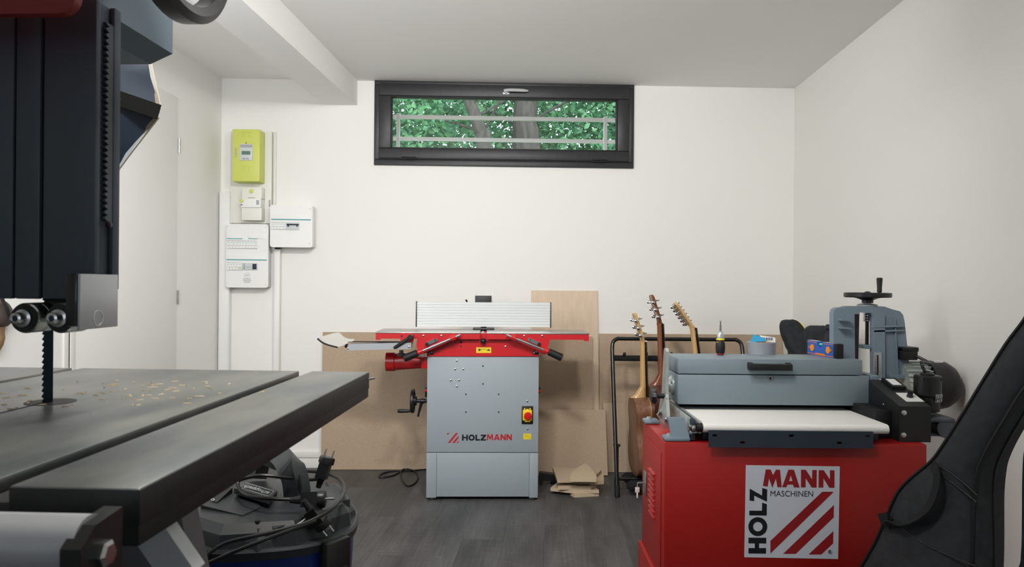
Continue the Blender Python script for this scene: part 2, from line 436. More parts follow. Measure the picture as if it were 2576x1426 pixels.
# left door (flush leaf, hinges towards the back wall)
dh = FF.x(445, 600, lx).y; dl = FF.x(181, 860, lx).y; dz = FF.x(445, 246, lx).z
sideboard('baseboard_left', lx, 1, REAR, dl-.1)
d = thing('door_1', 'plain white flush door in the left wall', 'door', FF.M @ V((lx, dl, 0)), -TH); del d['category']; struct(d)
Wd = dh-dl
B().box((.0, .004, .008), (.004, Wd-.004, dz), .001).obj('leaf', 'door_white', d)
fr_ = B(); fr_.box((0, -.028, 0), (.014, 0, dz+.03), .002).obj('jamb', 'white_trim', d)
B().box((0, -.062, 0), (.009, -.032, dz+.03), .002).obj('jamb', 'white_trim', d)
B().box((0, -.0325, 0), (.0095, -.0275, dz+.03)).obj('gap_seal', 'gasket', d)
B().box((0, 0, dz+.003), (.0015, Wd, dz+.012)).obj('head_jamb', 'door_white', d)
for py0, py1 in ((348, 384), (730, 764)):
    za, zb = FF.x(445, py1, lx).z, FF.x(445, py0, lx).z
    h = B().cyl((.008, Wd, za), (.008, Wd, (za+zb)/2-.001), .0065, n=10).cyl((.008, Wd, (za+zb)/2+.001), (.008, Wd, zb), .0065, n=10).obj('hinge', 'steel', d)

# ---------------------------------------------------------------- window, grille, trees
wd = thing('window_1', 'wide low dark framed window under the ceiling', 'window', W.loc, W.rz); del wd['category']; struct(wd)
def frame4(name, x0, x1, z0, z1, tk, ya, yb, m, bev=.004, tb=None):
    tb = tb or tk
    for q in (((x0, ya, z1-tk), (x1, yb, z1)), ((x0, ya, z0), (x1, yb, z0+tb)), ((x0, ya, z0+tb), (x0+tk, yb, z1-tk)), ((x1-tk, ya, z0+tb), (x1, yb, z1-tk))):
        B().box(q[0], q[1], bev).obj(name, m, wd)
ox0, ox1, oz0, oz1 = wx0-.012, wx1+.012, wz0-.008, wz1+.01
frame4('outer_frame', ox0, ox1, oz0, oz1, .032, -.018, .07, 'frame_black', tb=.036)
sx0, sx1, sz0, sz1 = ox0+.03, ox1-.03, oz0+.04, oz1-.026
frame4('sash', sx0, sx1, sz0, sz1, .075, -.03, .06, 'frame_black', .006, tb=.062)
gx0, gx1, gz0, gz1 = sx0+.072, sx1-.072, sz0+.06, sz1-.072
frame4('glazing_bead', gx0, gx1, gz0, gz1, .01, -.022, .0, 'gasket', .002)
B().box((gx0, .005, gz0), (gx1, .011, gz1)).obj('pane', 'pane_glass', wd, 0)
B().box((ox0+.03, -.024, oz0+.036), (ox1-.03, -.014, oz0+.042), .001).obj('drip_rail', 'gasket', wd)
hx = W.y(1273, 235, -.03); 
B().box((hx.x-.022, -.04, hx.z-.009), (hx.x+.022, -.03, hx.z+.009), .008, 3).obj('handle_rosette', 'handle_silver', wd)
hh = B(); hh.cyl((hx.x, -.06, hx.z+.003), (hx.x, -.035, hx.z+.003), .009, n=14)
hh.tube(spl([(hx.x-.014, -.064, hx.z+.008), (hx.x+.02, -.068, hx.z+.012), (hx.x+.09, -.066, hx.z+.012), (hx.x+.136, -.062, hx.z+.01)], 5), [.0115]*12+[.010, .009, .007, .004], 10, sx=.8).obj('handle_lever', 'handle_silver', wd)
for hpx, hpy in ((1028, 398), (1508, 405)):
    c = W.y(hpx, hpy, -.03)
    B().cyl((c.x-.045, -.036, c.z), (c.x-.004, -.036, c.z), .008, n=10).cyl((c.x-.002, -.036, c.z), (c.x+.045, -.036, c.z), .0075, n=10).obj('hinge', 'black_metal', wd)
gr = thing('window_grille', 'grey galvanised safety grille outside the low window', 'grille', W.M @ V((0, .17, 0)), W.rz)
GF = Fr(W.M @ V((0, .24, 0)), W.rz)
a0, a1 = GF.y(985, 296, 0), GF.y(1550, 302, 0); c0 = GF.y(1000, 350, 0)
for k, (pz, tz) in enumerate((((GF.y(1270, 298, 0)).z, .012), ((GF.y(1270, 352.5, 0)).z, .011))):
    B().box((wx0-.1, .06, pz-tz), (wx1+.1, .085, pz+tz), .002).obj('rail', 'galv', gr)
for px_ in (1003, 1521):
    xx = GF.y(px_, 330, 0).x
    B().box((xx-.011, .03, 1.7), (xx+.011, .058, GF.y(1270, 292, 0).z), .002).obj('upright', 'galv', gr)
B().box((gx0-.3, .02, wz1+.0), (gx1+.3, .09, wz1+.03), .003).obj('top_rail', 'galv', gr)
struct(B().box((-30, W.loc.y+T+.25, -.15), (30, 60, -.02)).obj('trim_2', 'grass', smooth=0))['label'] = 'grassy ground outside'
def tree(name, label, trunk, r, leaves, cx, cz, sx_, sy_, sz_, cy):
    t = thing(name, label, 'tree', trunk[0], 0, 'trees outside the window')
    o0 = V(trunk[0]); pts = spl([V(p)-o0 for p in trunk], 5)
    B().tube(pts, [r*(1.15-.5*i/len(pts)) for i in range(len(pts))], 10).obj('trunk', 'bark', t)
    for k in range(4):
        s = pts[int(len(pts)*(.45+.12*k))]; a = R.uniform(0, 6.3)
        e = s + V((math.cos(a)*1.1, math.sin(a)*.5, R.uniform(.1, .8)))
        B().tube(spl([s, s.lerp(e, .5)+V((0, 0, .05)), e], 5), .014, 6).obj('branch', 'bark', t)
    vs_, fs = [], []
    for i in range(leaves):
        while True:
            q = V((R.uniform(-1, 1), R.uniform(-1, 1), R.uniform(-1, 1)))
            if q.length < 1: break
        p = V((cx + q.x*sx_, cy + q.y*sy_, cz + q.z*sz_)) - o0
        l = R.uniform(.055, .105); wdt = l*R.uniform(.5, .7)
        ax = V((R.uniform(-1, 1), R.uniform(-1, 1), R.uniform(-.9, .3))).normalized(); up = V((R.uniform(-1, 1), R.uniform(-1, 1), R.uniform(-1, 1)))
        sd = ax.cross(up).normalized(); nn = ax.cross(sd)*l*.12; k = len(vs_)
        vs_ += [p, p + ax*l*.45 + sd*wdt/2 + nn, p + ax*l, p + ax*l*.45 - sd*wdt/2 + nn]
        fs += [(k, k+1, k+2), (k, k+2, k+3)]
    me = bpy.data.meshes.new('foliage'); me.from_pydata(vs_, [], fs); me.materials.append(MATS['leaf'])
    o = bpy.data.objects.new('foliage', me); col.objects.link(o); o.parent = t; o['kind'] = 'stuff'
tree('broadleaf_tree', 'tree with thick twin trunk straight behind the window centre', [at(1330, 713, 8.6)*1 - V((0, 0, 1.2)), at(1325, 400, 8.6), at(1320, 300, 8.6), at(1335, 150, 8.8)], .17, 23000, .3, 3.2, 2.6, 1.2, 2.0, 9.8)
tree('leaning_tree', 'leaning grey tree trunk left of the window centre', [at(1225, 713, 8.0) - V((0, 0, 1.2)), at(1218, 400, 8.0), at(1205, 320, 8.0), at(1160, 200, 8.0)], .085, 18500, -1.9, 3.0, 1.9, 1.2, 1.6, 8.8)
tree('hedge_tree', 'dense leafy tree filling the right of the window', [at(1560, 713, 9.5) - V((0, 0, 1.2)), at(1560, 400, 9.5), at(1550, 200, 9.5)], .1, 18500, 1.9, 3.1, 1.9, 1.2, 1.8, 9.3)

# ---------------------------------------------------------------- ceiling spotlights and added rear window for the fill light (out of frame)
def dome(x, y, label, m):
    t = thing('ceiling_light', label, 'ceiling light', FF.M @ V((x, y, HT)), 0)
    B().lathe([(.15, 0), (.15, -.02), (.145, -.024)], (0, 0, 0), (0, 0, 1), 36).obj('base_ring', 'pvc_white', t)
    B().lathe([(.14, -.02), (.14, -.04), (.125, -.062), (.09, -.08), (.05, -.088), (.001, -.09)], (0, 0, 0), (0, 0, 1), 36, cap=False).obj('opal_shade', m, t, 60)
dome(-.25, 1.1, 'round opal ceiling light above the camera', 'opal_dome')
def spot(x, y, target, label):
    base = FF.M @ V((x, y, HT)); hd_ = base - V((0, 0, .13)); d = (V(target)-hd_).normalized()
    t = thing('ceiling_spotlight', label, 'spotlight', base, 0, 'ceiling spotlights')
    B().cyl((0, 0, -.022), (0, 0, 0), .05, n=24, bev=.003).obj('ceiling_rose', 'pvc_white', t)
    B().cyl((0, 0, -.13), (0, 0, -.02), .008, n=10).obj('stem', 'pvc_white', t)
    c = V((0, 0, -.13)); B().lathe([(.03, -.06), (.045, -.04), (.06, .05), (.058, .05), (.043, -.02)], c, d, 24, cap=False).obj('lamp_shade', 'pvc_white', t)
    B().cyl(c + d*.02, c + d*.024, .05, n=24).obj('lens', 'spot_lens', t)
    l = bpy.data.lights.new('spot_beam', 'SPOT'); l.energy = SPOT_W; l.color = (1.0, .98, .955); l.spot_size = math.radians(125); l.spot_blend = 1.0; l.shadow_soft_size = .09
    o = bpy.data.objects.new('spot_beam', l); col.objects.link(o); o.parent = t; o.location = c + d*.055; o.rotation_euler = d.to_track_quat('-Z', 'Y').to_euler()
spot(.25, 1.6, (0.2, 4.5, 1.3), 'white ceiling spotlight nearer the drum sander')
spot(-.45, 1.6, (-.1, 4.5, 1.3), 'white ceiling spotlight nearer the band saw')
w2 = struct(thing('fill_window', 'added rear window frame around the cool fill light', 'window', ff(0, REAR, 0), -TH)); del w2['category']  # invented frame and pane on the closed rear wall, put there for the fill
for q in (((-1.2, 0, .9), (.8, .05, .95)), ((-1.2, 0, 2.05), (.8, .05, 2.1)), ((-1.25, 0, .9), (-1.2, .05, 2.1)), ((.8, 0, .9), (.85, .05, 2.1))): B().box(*q, .004).obj('frame_bar', 'frame_black', w2)
B().box((-1.2, .004, .95), (.8, .01, 2.05)).obj('pane', 'pane_glass', w2, 0)

# ---------------------------------------------------------------- electrical boards on the back wall
def wbox(b, x0, x1, y0, y1, d0, d1, bev=.0, seg=2):    # pixel rectangle on the plane d1 before the wall, reaching back to d0
    a = W.y(x0, y1, -d1); c = W.y(x1, y0, -d1)
    return b.box((a.x, -d1, a.z), (c.x, -d0, c.z), bev, seg)
def wthing(name, label, cat, px, py, grp=None):
    p = W.y(px, py, 0); t = thing(name, label, cat, W.M @ p, W.rz, grp); t['_o'] = 0; del t['_o']; return t, p
def wobj(b, name, m, t, p, smooth=35):
    o = b.obj(name, m, t, smooth); o.data.transform(Matrix.Translation(-p)); return o
t, p = wthing('meter_backboard', 'white mounting board behind the yellow electricity meter', 'mounting board', 620, 560)
wobj(wbox(B(), 579, 684, 331, 561, 0, .03, .002), 'board', 'pvc_cream', t, p)
b = B(); wbox(b, 676, 680, 503, 520, .03, .034); wobj(b, 'fixing_clip', 'print_grey', t, p)
t, p = wthing('electricity_meter', 'yellow-green electricity meter with small grey display', 'meter', 620, 460)
c = lambda x, y: (560 + x/5.4875, 310 + y/5.4875)
def cb(b, x0, y0, x1, y1, d0, d1, bev=.0, seg=2):
    (a, e), (g, h) = c(x0, y0), c(x1, y1); return wbox(b, a, g, e, h, d0, d1, bev, seg)
wobj(cb(B(), 128, 84, 515, 800, .03, .135, .005), 'case', 'meter_yellow', t, p)
wobj(cb(B(), 230, 286, 412, 512, .135, .141, .004), 'display_panel', 'meter_grey', t, p)
wobj(cb(B(), 262, 384, 382, 432, .141, .1425), 'lcd_screen', 'lcd', t, p, 0)
wobj(cb(B(), 245, 296, 405, 332, .141, .1415), 'display_heading', 'print_grey', t, p, 0)
for x in (291, 344): wobj(cb(B(), x-19, 478, x+19, 498, .141, .144, .002), 'push_button', 'print_grey', t, p)
for k in range(9): wobj(cb(B(), 166, 342+k*14.5, 197, 342+k*14.5+(9 if k % 3 else 5), .135, .1355), 'barcode_line', 'print_grey', t, p, 0)
wobj(cb(B(), 316, 265, 328, 277, .135, .138), 'indicator', 'print_dark', t, p)
for y in (98, 572):
    b = B(); cb(b, 262, y+18, 392, y+27, .135, .139, .001); cb(b, 280, y, 365, y+18, .135, .137, .001); cb(b, 276, y+27, 288, y+90, .135, .138, .001); cb(b, 362, y+27, 372, y+90, .135, .138, .001)
    wobj(b, 'cover_clip', 'meter_yellow', t, p)
t, p = wthing('main_disconnector', 'white main disconnector below the yellow meter with yellow button', 'circuit breaker', 620, 555)
wobj(cb(B(), 262, 884, 540, 1040, .03, .10, .003), 'upper_cover', 'pvc_cream', t, p)
wobj(cb(B(), 262, 1160, 540, 1338, .03, .10, .003), 'lower_cover', 'pvc_cream', t, p)
wobj(cb(B(), 252, 1041, 526, 1159, .03, .112, .003), 'breaker_body', 'pvc_white', t, p)
q = W.y(*c(398, 938), -.10); wobj(B().lathe([(.012, 0), (.012, .006), (.008, .008)], q, (0, -1, 0), 14), 'seal_button', 'meter_yellow', t, p)
q = W.y(*c(265, 1070), -.112); wobj(B().lathe([(.011, 0), (.011, .006), (.007, .008)], q, (0, -1, 0), 14), 'test_button', 'meter_yellow', t, p)
wobj(cb(B(), 254, 1118, 268, 1132, .112, .116), 'pilot_mark', 'print_dark', t, p)
wobj(cb(B(), 464, 1060, 503, 1125, .112, .1125), 'barcode_label', 'print_grey', t, p, 0)
wobj(cb(B(), 345, 1024, 445, 1034, .10, .1005), 'printed_line', 'print_grey', t, p, 0)
c = lambda x, y: (540 + x/5.943, 500 + y/5.943)
def strip_label(t, p, x0, y0, x1, y1, d, teal=((0, 1),)):
    wobj(cb(B(), x0, y0, x1, y1, d, d+.002, .0005), 'label_strip', 'pvc_white', t, p)
    for a, e in teal: wobj(cb(B(), x0+(x1-x0)*a, y1-12, x0+(x1-x0)*e, y1-3, d+.002, d+.0025), 'teal_line', 'teal', t, p, 0)
def modules(t, p, x0, y0, x1, y1, d, n, skip=()):
    w = (x1-x0)/n
    for k in range(n):
        if k in skip: continue
        o = wobj(cb(B(), x0+k*w+1, y0, x0+(k+1)*w-1, y1, d, d+.004, .0008), 'breaker_module', 'pvc_white', t, p)
        wobj(cb(B(), x0+k*w+w*.2, y0+(y1-y0)*.55, x0+(k+1)*w-w*.2, y0+(y1-y0)*.62, d+.004, d+.0045), 'rating_mark', 'print_grey', o, V((0, 0, 0)), 0).data.transform(Matrix.Translation(-p))
        wobj(cb(B(), x0+k*w+w*.38, y0+(y1-y0)*.16, x0+k*w+w*.62, y0+(y1-y0)*.26, d+.004, d+.006), 'toggle', 'teal', o, V((0, 0, 0)), 0).data.transform(Matrix.Translation(-p))
    wobj(cb(B(), x0, y1+1, x1, y1+5, d, d+.001), 'row_edge', 'print_grey', t, p, 0)
    wobj(cb(B(), x0, y0-6, x1, y0-2, d, d+.001), 'row_edge', 'print_grey', t, p, 0)
t, p = wthing('distribution_board', 'tall white fuse board with two rows of breakers', 'fuse board', 625, 724)
wobj(cb(B(), 178, 392, 800, 1318, 0, .075, .004), 'back_box', 'pvc_white', t, p)
a, e = W.y(*c(165, 1325), -.092), W.y(*c(805, 380), -.092)
wobj(B().prism(rrect(a.x, e.x, a.z, e.z, .018, -.092), (0, .018, 0)), 'front_cover', 'pvc_white', t, p)
strip_label(t, p, 176, 526, 413, 604, .092); strip_label(t, p, 503, 526, 638, 604, .092); strip_label(t, p, 640, 530, 785, 606, .092, ())
modules(t, p, 176, 634, 640, 742, .092, 10)
strip_label(t, p, 176, 850, 782, 920, .092); modules(t, p, 176, 958, 400, 1064, .092, 5)
wobj(cb(B(), 404, 958, 638, 1066, .092, .097, .001), 'time_switch', 'meter_grey', t, p)
wobj(cb(B(), 426, 965, 446, 1050, .097, .103, .002), 'rocker_switch', 'print_grey', t, p)
wobj(cb(B(), 563, 972, 625, 1054, .097, .1, .002), 'socket_face', 'print_dark', t, p)
for k in range(3): wobj(cb(B(), 478+26*k, 1012, 490+26*k, 1024, .097, .099), 'switch_mark', 'print_grey', t, p)
wobj(cb(B(), 362, 1022, 392, 1042, .097, .0985), 'yellow_tag', 'meter_yellow', t, p)
q = W.y(*c(487, 1145), -.0925); wobj(B().ring([(.0155, 0), (.017, 0), (.017, .0004), (.0155, .0004)], q, (0, -1, 0), 28), 'logo_circle', 'print_grey', t, p)
text('logo_letters', 'VP', .018, Matrix.Translation(q - p + V((0, -.0004, -.006))) @ RX90, 'print_grey', t, align='CENTER')
for k, (xa, xb) in enumerate(((425, 540), (425, 545), (440, 530))): wobj(cb(B(), xa, 1194+k*24, xb, 1204+k*24, .092, .0924), 'printed_line', 'print_grey', t, p, 0)
for x, y in ((190, 405), (775, 420), (190, 1265), (770, 1275)):
    q = W.y(*c(x, y), -.092); wobj(B().lathe([(.008, 0), (.008, .001), (.005, .002)], q, (0, -1, 0), 12), 'cover_screw', 'pvc_cream', t, p)
t, p = wthing('consumer_unit', 'small square white fuse board right of the tall one', 'fuse board', 735, 622)
wobj(cb(B(), 838, 105, 1460, 715, 0, .088, .004), 'back_box', 'pvc_white', t, p)
a, e = W.y(*c(825, 722), -.106), W.y(*c(1465, 97), -.106)
wobj(B().prism(rrect(a.x, e.x, a.z, e.z, .016, -.106), (0, .02, 0)), 'front_cover', 'pvc_white', t, p)
strip_label(t, p, 843, 245, 1438, 318, .106)
modules(t, p, 838, 356, 1064, 456, .106, 5)
wobj(cb(B(), 1068, 352, 1262, 466, .106, .11, .001), 'main_breaker', 'meter_grey', t, p)
b = B(); cb(b, 1072, 374, 1254, 390, .11, .12, .001); cb(b, 1085, 390, 1102, 414, .11, .12); cb(b, 1222, 390, 1240, 414, .11, .12)
wobj(b, 'breaker_lever', 'print_dark', t, p)
for x, y in ((1435, 150), (1420, 670)):
    q = W.y(*c(x, y), -.106); wobj(B().lathe([(.008, 0), (.008, .001), (.005, .002)], q, (0, -1, 0), 12), 'cover_screw', 'pvc_cream', t, p)
b = B(); cb(b, 895, 728, 975, 752, .02, .05, .003); wobj(b, 'cable_gland', 'print_dark', t, p)
t, p = wthing('cable_duct', 'wide white cable duct running up the corner to the meter', 'cable duct', 565, 1140)
a, e = W.y(552, 482, -.05), W.y(578, 482, -.05)
wobj(B().box((a.x, -.05, .1), (e.x, 0, a.z), .002), 'duct_body', 'pvc_white', t, p); wobj(B().box((a.x+.006, -.053, .1), (e.x-.006, -.05, a.z-.003), .001), 'duct_lid', 'pvc_white', t, p)
t, p = wthing('cable_duct', 'narrow white cable duct below the small fuse board', 'cable duct', 697, 1140)
a, e = W.y(689, 626, -.04), W.y(704.5, 626, -.04)
wobj(B().box((a.x, -.04, .1), (e.x, 0, a.z), .002), 'duct_body', 'pvc_cream', t, p); wobj(B().box((a.x+.004, -.043, .1), (e.x-.004, -.04, a.z-.025), .001), 'duct_lid', 'pvc_white', t, p)
t, p = wthing('cable_duct', 'thin white duct strip beside the yellow meter', 'cable duct', 690, 515)
wobj(wbox(B(), 687.5, 694.5, 331, 515, 0, .018, .002), 'duct_body', 'pvc_cream', t, p)

# ---------------------------------------------------------------- sheets leaning on the back wall
def leaning(name, label, x0, x1, ytop, ybot, dtop, m, me_, group, th=.018, x0b=None, x1b=None):
    x0b = x0 if x0b is None else x0b; x1b = x1 if x1b is None else x1b
    bl, br = W.I @ G.z(x0b, ybot, 0), W.I @ G.z(x1b, ybot, 0); yb = min((bl.y+br.y)/2, -dtop-.03)
    tl, tr = W.y(x0, ytop, -dtop), W.y(x1, ytop, -dtop)
    zt = (tl.z+tr.z)/2; bl = V((W.y(x0b, ybot, yb).x, yb, 0)); br = V((W.y(x1b, ybot, yb).x, yb, 0))
    tl.z = tr.z = zt
    n = (tr-tl).cross(bl-tl).normalized(); n = -n if n.y < 0 else n
    bl, br = bl+V((0, 0, .001)), br+V((0, 0, .001))
    t = thing(name, label, 'board', W.M @ ((bl+br)/2), W.rz, group); o = (bl+br)/2
    f = [bl-o, br-o, tr-o, tl-o]
    if (f[0]+n*th).z < 0: 
        f = [q - V((0, 0, (f[0]+n*th).z)) for q in f]
    B().prism([q + n*.001 for q in f], n*(th-.001)).obj('core', me_, t, 0)
    B().prism(f, n*.001).obj('face', m, t, 0)
    return t
leaning('mdf_sheet', 'large brown MDF sheet leaning left behind the jointer planer', 812, 1190, 836.5, 1181.5, .028, 'mdf', 'mdf_edge', 'sheets on the back wall', x0b=807, x1b=1192)
leaning('plywood_sheet', 'tall pale plywood sheet standing behind the jointer fence', 1337, 1503, 731, 1172, .012, 'plywood', 'plywood_edge', 'sheets on the back wall', .012, x1b=1509)
leaning('mdf_sheet', 'brown MDF sheet right behind the jointer, before the plywood', 1200, 1490, 846, 1184, .055, 'mdf', 'mdf_edge', 'sheets on the back wall', x1b=1493)
leaning('mdf_sheet', 'lower MDF panel in front, its top edge level with the emergency stop', 1330, 1523, 1032, 1198, .13, 'mdf', 'mdf_edge', 'sheets on the back wall', x1b=1529)
leaning('mdf_sheet', 'wide MDF sheet behind the guitar rack and drum sander', 1508, 1968, 841, 1178, .03, 'mdf', 'mdf_edge', 'sheets on the back wall', x1b=1970)
leaning('mdf_sheet', 'short MDF panel low down behind the guitar rack leg', 1516, 1700, 1014, 1189, .09, 'mdf', 'mdf_edge', 'sheets on the back wall', x0b=1528, x1b=1704)

# ---------------------------------------------------------------- jointer planer
J0 = G.z(1214.5, 1258, 0)
J = Fr(J0, .0285)
jp = thing('jointer_planer', 'red and grey jointer planer machine standing by the back wall', 'planer', J0, J.rz)
def jb(b, x0, x1, y0, y1, ya, yb, bev=0, seg=2):
    a, e = J.y(x0, y1, ya), J.y(x1, y0, ya); return b.box((a.x, ya, a.z), (e.x, yb, e.z), bev, seg)
def jc(x, y): return 780 + x/3.481, 720 + y/3.481
def jq(x, y, v): return J.y(*jc(x, y), v)
def cab(x, y): return 940 + x/3.5646, 880 + y/3.5646
cz = J.y(1214, 1138, 0).z; ct = J.y(1214, 896, 0).z; cl_, cr_ = J.y(1074, 1000, 0).x, J.y(1355, 1000, 0).x; cbz = J.y(1214, 1252, 0).z
DEP = .43
up = B().box((cl_, 0, cz+.001), (cr_, DEP, ct), .003).obj('upper_cabinet', 'jointer_grey', jp)
lo = B().box((cl_+.004, .006, cbz+.02), (cr_-.004, DEP-.005, cz-.002), .001).obj('lower_cabinet', 'jointer_grey', jp)
pw = J.y(1098.5, 1200, 0).x
B().box((cl_, 0, cbz), (pw-.001, .05, cz-.003), .002).obj('corner_post', 'jointer_grey', jp)
B().box((-pw*0+J.y(1331, 1200, 0).x+.001, 0, cbz), (cr_, .05, cz-.003), .002).obj('corner_post', 'jointer_grey', jp)
B().box((pw+.0005, .0, cbz+.006), (J.y(1331, 1200, 0).x-.0005, .004, cz-.003), .001).obj('front_panel', 'jointer_grey', jp)
for fx in (cl_+.03, cr_-.03):
    for fy in (.03, DEP-.03):
        B().lathe([(.026, 0), (.028, .004), (.026, .01), (.01, .012), (.01, cbz+.022)], (fx, fy, 0), (0, 0, 1), 18).obj('foot', 'black_rubber', jp)
for x, y in ((980, 145), (980, 305), (827, 398), (1121, 398), (827, 558), (1121, 558)):
    q = J.y(*cab(x, y), 0); B().cyl(q + V((0, .004, 0)), q - V((0, .0006, 0)), .0042, n=12).obj('screw_hole', 'gasket', jp)
for x, y in ((745, 97), (730, 172), (803, 172), (692, 272), (765, 272), (745, 327), (1377, 460), (1379, 709)):
    q = J.y(*cab(x, y), 0); B().lathe([(.0055, 0), (.005, -.0025), (.0025, -.0035)], q, (0, 1, 0), 12).obj('dome_bolt', 'steel', jp)
# logo on the front
def jpoly(name, pts, m, y=-.0006):
    return B().prism([J.y(*cab(*q), y) for q in pts], (0, .0005, 0)).obj(name, m, jp, 0)
jpoly('logo_mark', [(660, 745), (681, 745), (660, 766)], 'logo_red2')
jpoly('logo_mark', [(737, 745), (758, 745), (686, 834), (664, 834)], 'logo_red2')
jpoly('logo_mark', [(761, 768), (761, 791), (727, 834), (704, 834)], 'logo_red2')
jpoly('logo_mark', [(761, 812), (761, 834), (743, 834)], 'logo_red2')
GLY = {'H': (1.0, [(0, 0), (.27, 0), (.27, .38), (.73, .38), (.73, 0), (1, 0), (1, 1), (.73, 1), (.73, .62), (.27, .62), (.27, 1), (0, 1)], None),
 'L': (.78, [(0, 0), (.78, 0), (.78, .25), (.28, .25), (.28, 1), (0, 1)], None),
 'Z': (.95, [(0, 0), (.95, 0), (.95, .24), (.44, .24), (.95, .8), (.95, 1), (.03, 1), (.03, .76), (.5, .76), (0, .2)], None),
 'M': (1.22, [(0, 0), (.25, 0), (.3, .56), (.61, .02), (.92, .56), (.97, 0), (1.22, 0), (1.12, 1), (.86, 1), (.61, .5), (.36, 1), (.1, 1)], None),
 'A': (1.12, [(0, 0), (.28, 0), (.36, .18), (.76, .18), (.84, 0), (1.12, 0), (.7, 1), (.42, 1)], [(.44, .38), (.56, .68), (.68, .38)]),
 'N': (1.0, [(0, 0), (.26, 0), (.26, .55), (.74, 0), (1, 0), (1, 1), (.74, 1), (.74, .45), (.26, 1), (0, 1)], None),
 'O': (1.1, [(.55+.55*math.cos(2*math.pi*k/28), .5+.52*math.sin(2*math.pi*k/28)) for k in range(28)], [(.55+.27*math.cos(-2*math.pi*k/28), .5+.25*math.sin(-2*math.pi*k/28)) for k in range(28)])}
def word(body, x0, x1, yt, yb, m):
    a, e = J.y(*cab(x0, yb), -.0006), J.y(*cab(x1, yt), -.0006); h = e.z-a.z
    tot = sum(GLY[ch][0]+.1 for ch in body)-.1; s = (e.x-a.x)/tot; x = a.x
    for ch in body:
        w_, o_, hl = GLY[ch]
        cv = lambda q: V((x + q[0]*s, -.0008, a.z + q[1]*h))
        B().prism([cv(q) for q in o_], (0, .0005, 0), [[cv(q) for q in hl]] if hl else ()).obj('letter', m, jp, 0)
        x += (w_+.1)*s
word('HOLZ', 792, 1008, 760, 813, 'logo_black')
word('MANN', 1013, 1240, 756, 809, 'logo_red2')
# emergency stop
c = lambda x, y: (1250 + x/9.506, 980 + y/9.506)
def je(b, x0, y0, x1, y1, d0, d1, bev=0): (a, e), (g, h) = c(x0, y0), c(x1, y1); return jb(b, a, g, e, h, -d1, -d0, bev)
es = je(B(), 592, 395, 866, 820, 0, .006, .0015).obj('switch_plate', 'black_plastic', jp)
je(B(), 617, 492, 842, 742, .006, .022, .003).obj('switch_box', 'button_yellow', es)
b = B(); je(b, 648, 452, 684, 492, .006, .02, .001); je(b, 700, 466, 762, 492, .006, .016, .001); je(b, 778, 448, 812, 492, .006, .02, .001); je(b, 668, 744, 802, 774, .006, .018, .001)
b.obj('switch_latch', 'button_yellow', es)
q = J.y(*c(742, 632), -.03); B().lathe([(.012, .012), (.012, .004), (.0205, .003), (.0205, -.004), (.0165, -.008), (.0001, -.009)], q, (0, 1, 0), 24).obj('stop_button', 'button_red', es)
o = je(B(), 632, 1053, 820, 1190, 0, .0006).obj('warning_label', 'label_yellow', jp, 0)
B().tube([J.y(*c(x, y), -.0009) for x, y in ((655, 1075), (700, 1105), (740, 1150), (795, 1165), (800, 1140), (720, 1085), (690, 1110))], .0005, 4).obj('label_drawing', 'print_dark', o)
# red head
HY = -.02
hd = B().prism([jq(x, y, HY+.012) for x, y in ((1022, 613), (1022, 545), (1395, 412), (1640, 412), (2003, 545), (2005, 613))], (0, .30, 0)).obj('head_casting', 'jointer_red', jp)
ty0 = -.045; tyb = .245
tz = jq(1500, 405, ty0).z; gl, grr = jq(1490, 405, ty0).x, jq(1546, 405, ty0).x
def table(nm, x0, x1, s):
    t_ = B().box((x0, ty0, tz-.007), (x1, tyb, tz), .0015).obj(nm, 'iron_top', jp)
    e_ = x0 if s < 0 else x1
    rm = B()
    zb_ = jq(1500, 474, ty0).z
    if s < 0:
        rm.prism([V((x0+.003, ty0+.001, tz-.0075)), V((x1-.001, ty0+.001, tz-.0075)), V((x1-.001, ty0+.001, zb_+.006)), V((x0+.03, ty0+.001, zb_+.006)), V((x0+.026, ty0+.001, zb_)), V((x0+.003, ty0+.001, zb_))], (0, .02, 0))
    else:
        rm.prism([V((x0+.001, ty0+.001, tz-.0075)), V((x1-.003, ty0+.001, tz-.0075)), V((x1-.003, ty0+.001, zb_)), V((x1-.026, ty0+.001, zb_)), V((x1-.03, ty0+.001, zb_+.006)), V((x0+.001, ty0+.001, zb_+.006))], (0, .02, 0))
    rm.box((e_+.003 if s < 0 else e_-.02, ty0+.021, zb_), (e_+.02 if s < 0 else e_-.003, tyb-.01, tz-.0075))
    rm.box((x0+.02, tyb-.03, zb_+.006), (x1-.02, tyb-.01, tz-.0075))
    rm.box((x0+.022, ty0+.022, zb_+.012), (x1-.002, tyb-.031, tz-.0075))
    rm.obj('table_rib', 'jointer_red', t_)
    return t_
lt = table('outfeed_table', jq(570, 405, ty0).x, gl-.001, -1)
rt = table('infeed_table', grr+.001, jq(2447, 405, ty0).x, 1)
B().cyl((gl+.012, .0, tz-.02), (gl+.012, tyb-.01, tz-.02), .016, n=16).obj('cutter_block', 'alu', jp)
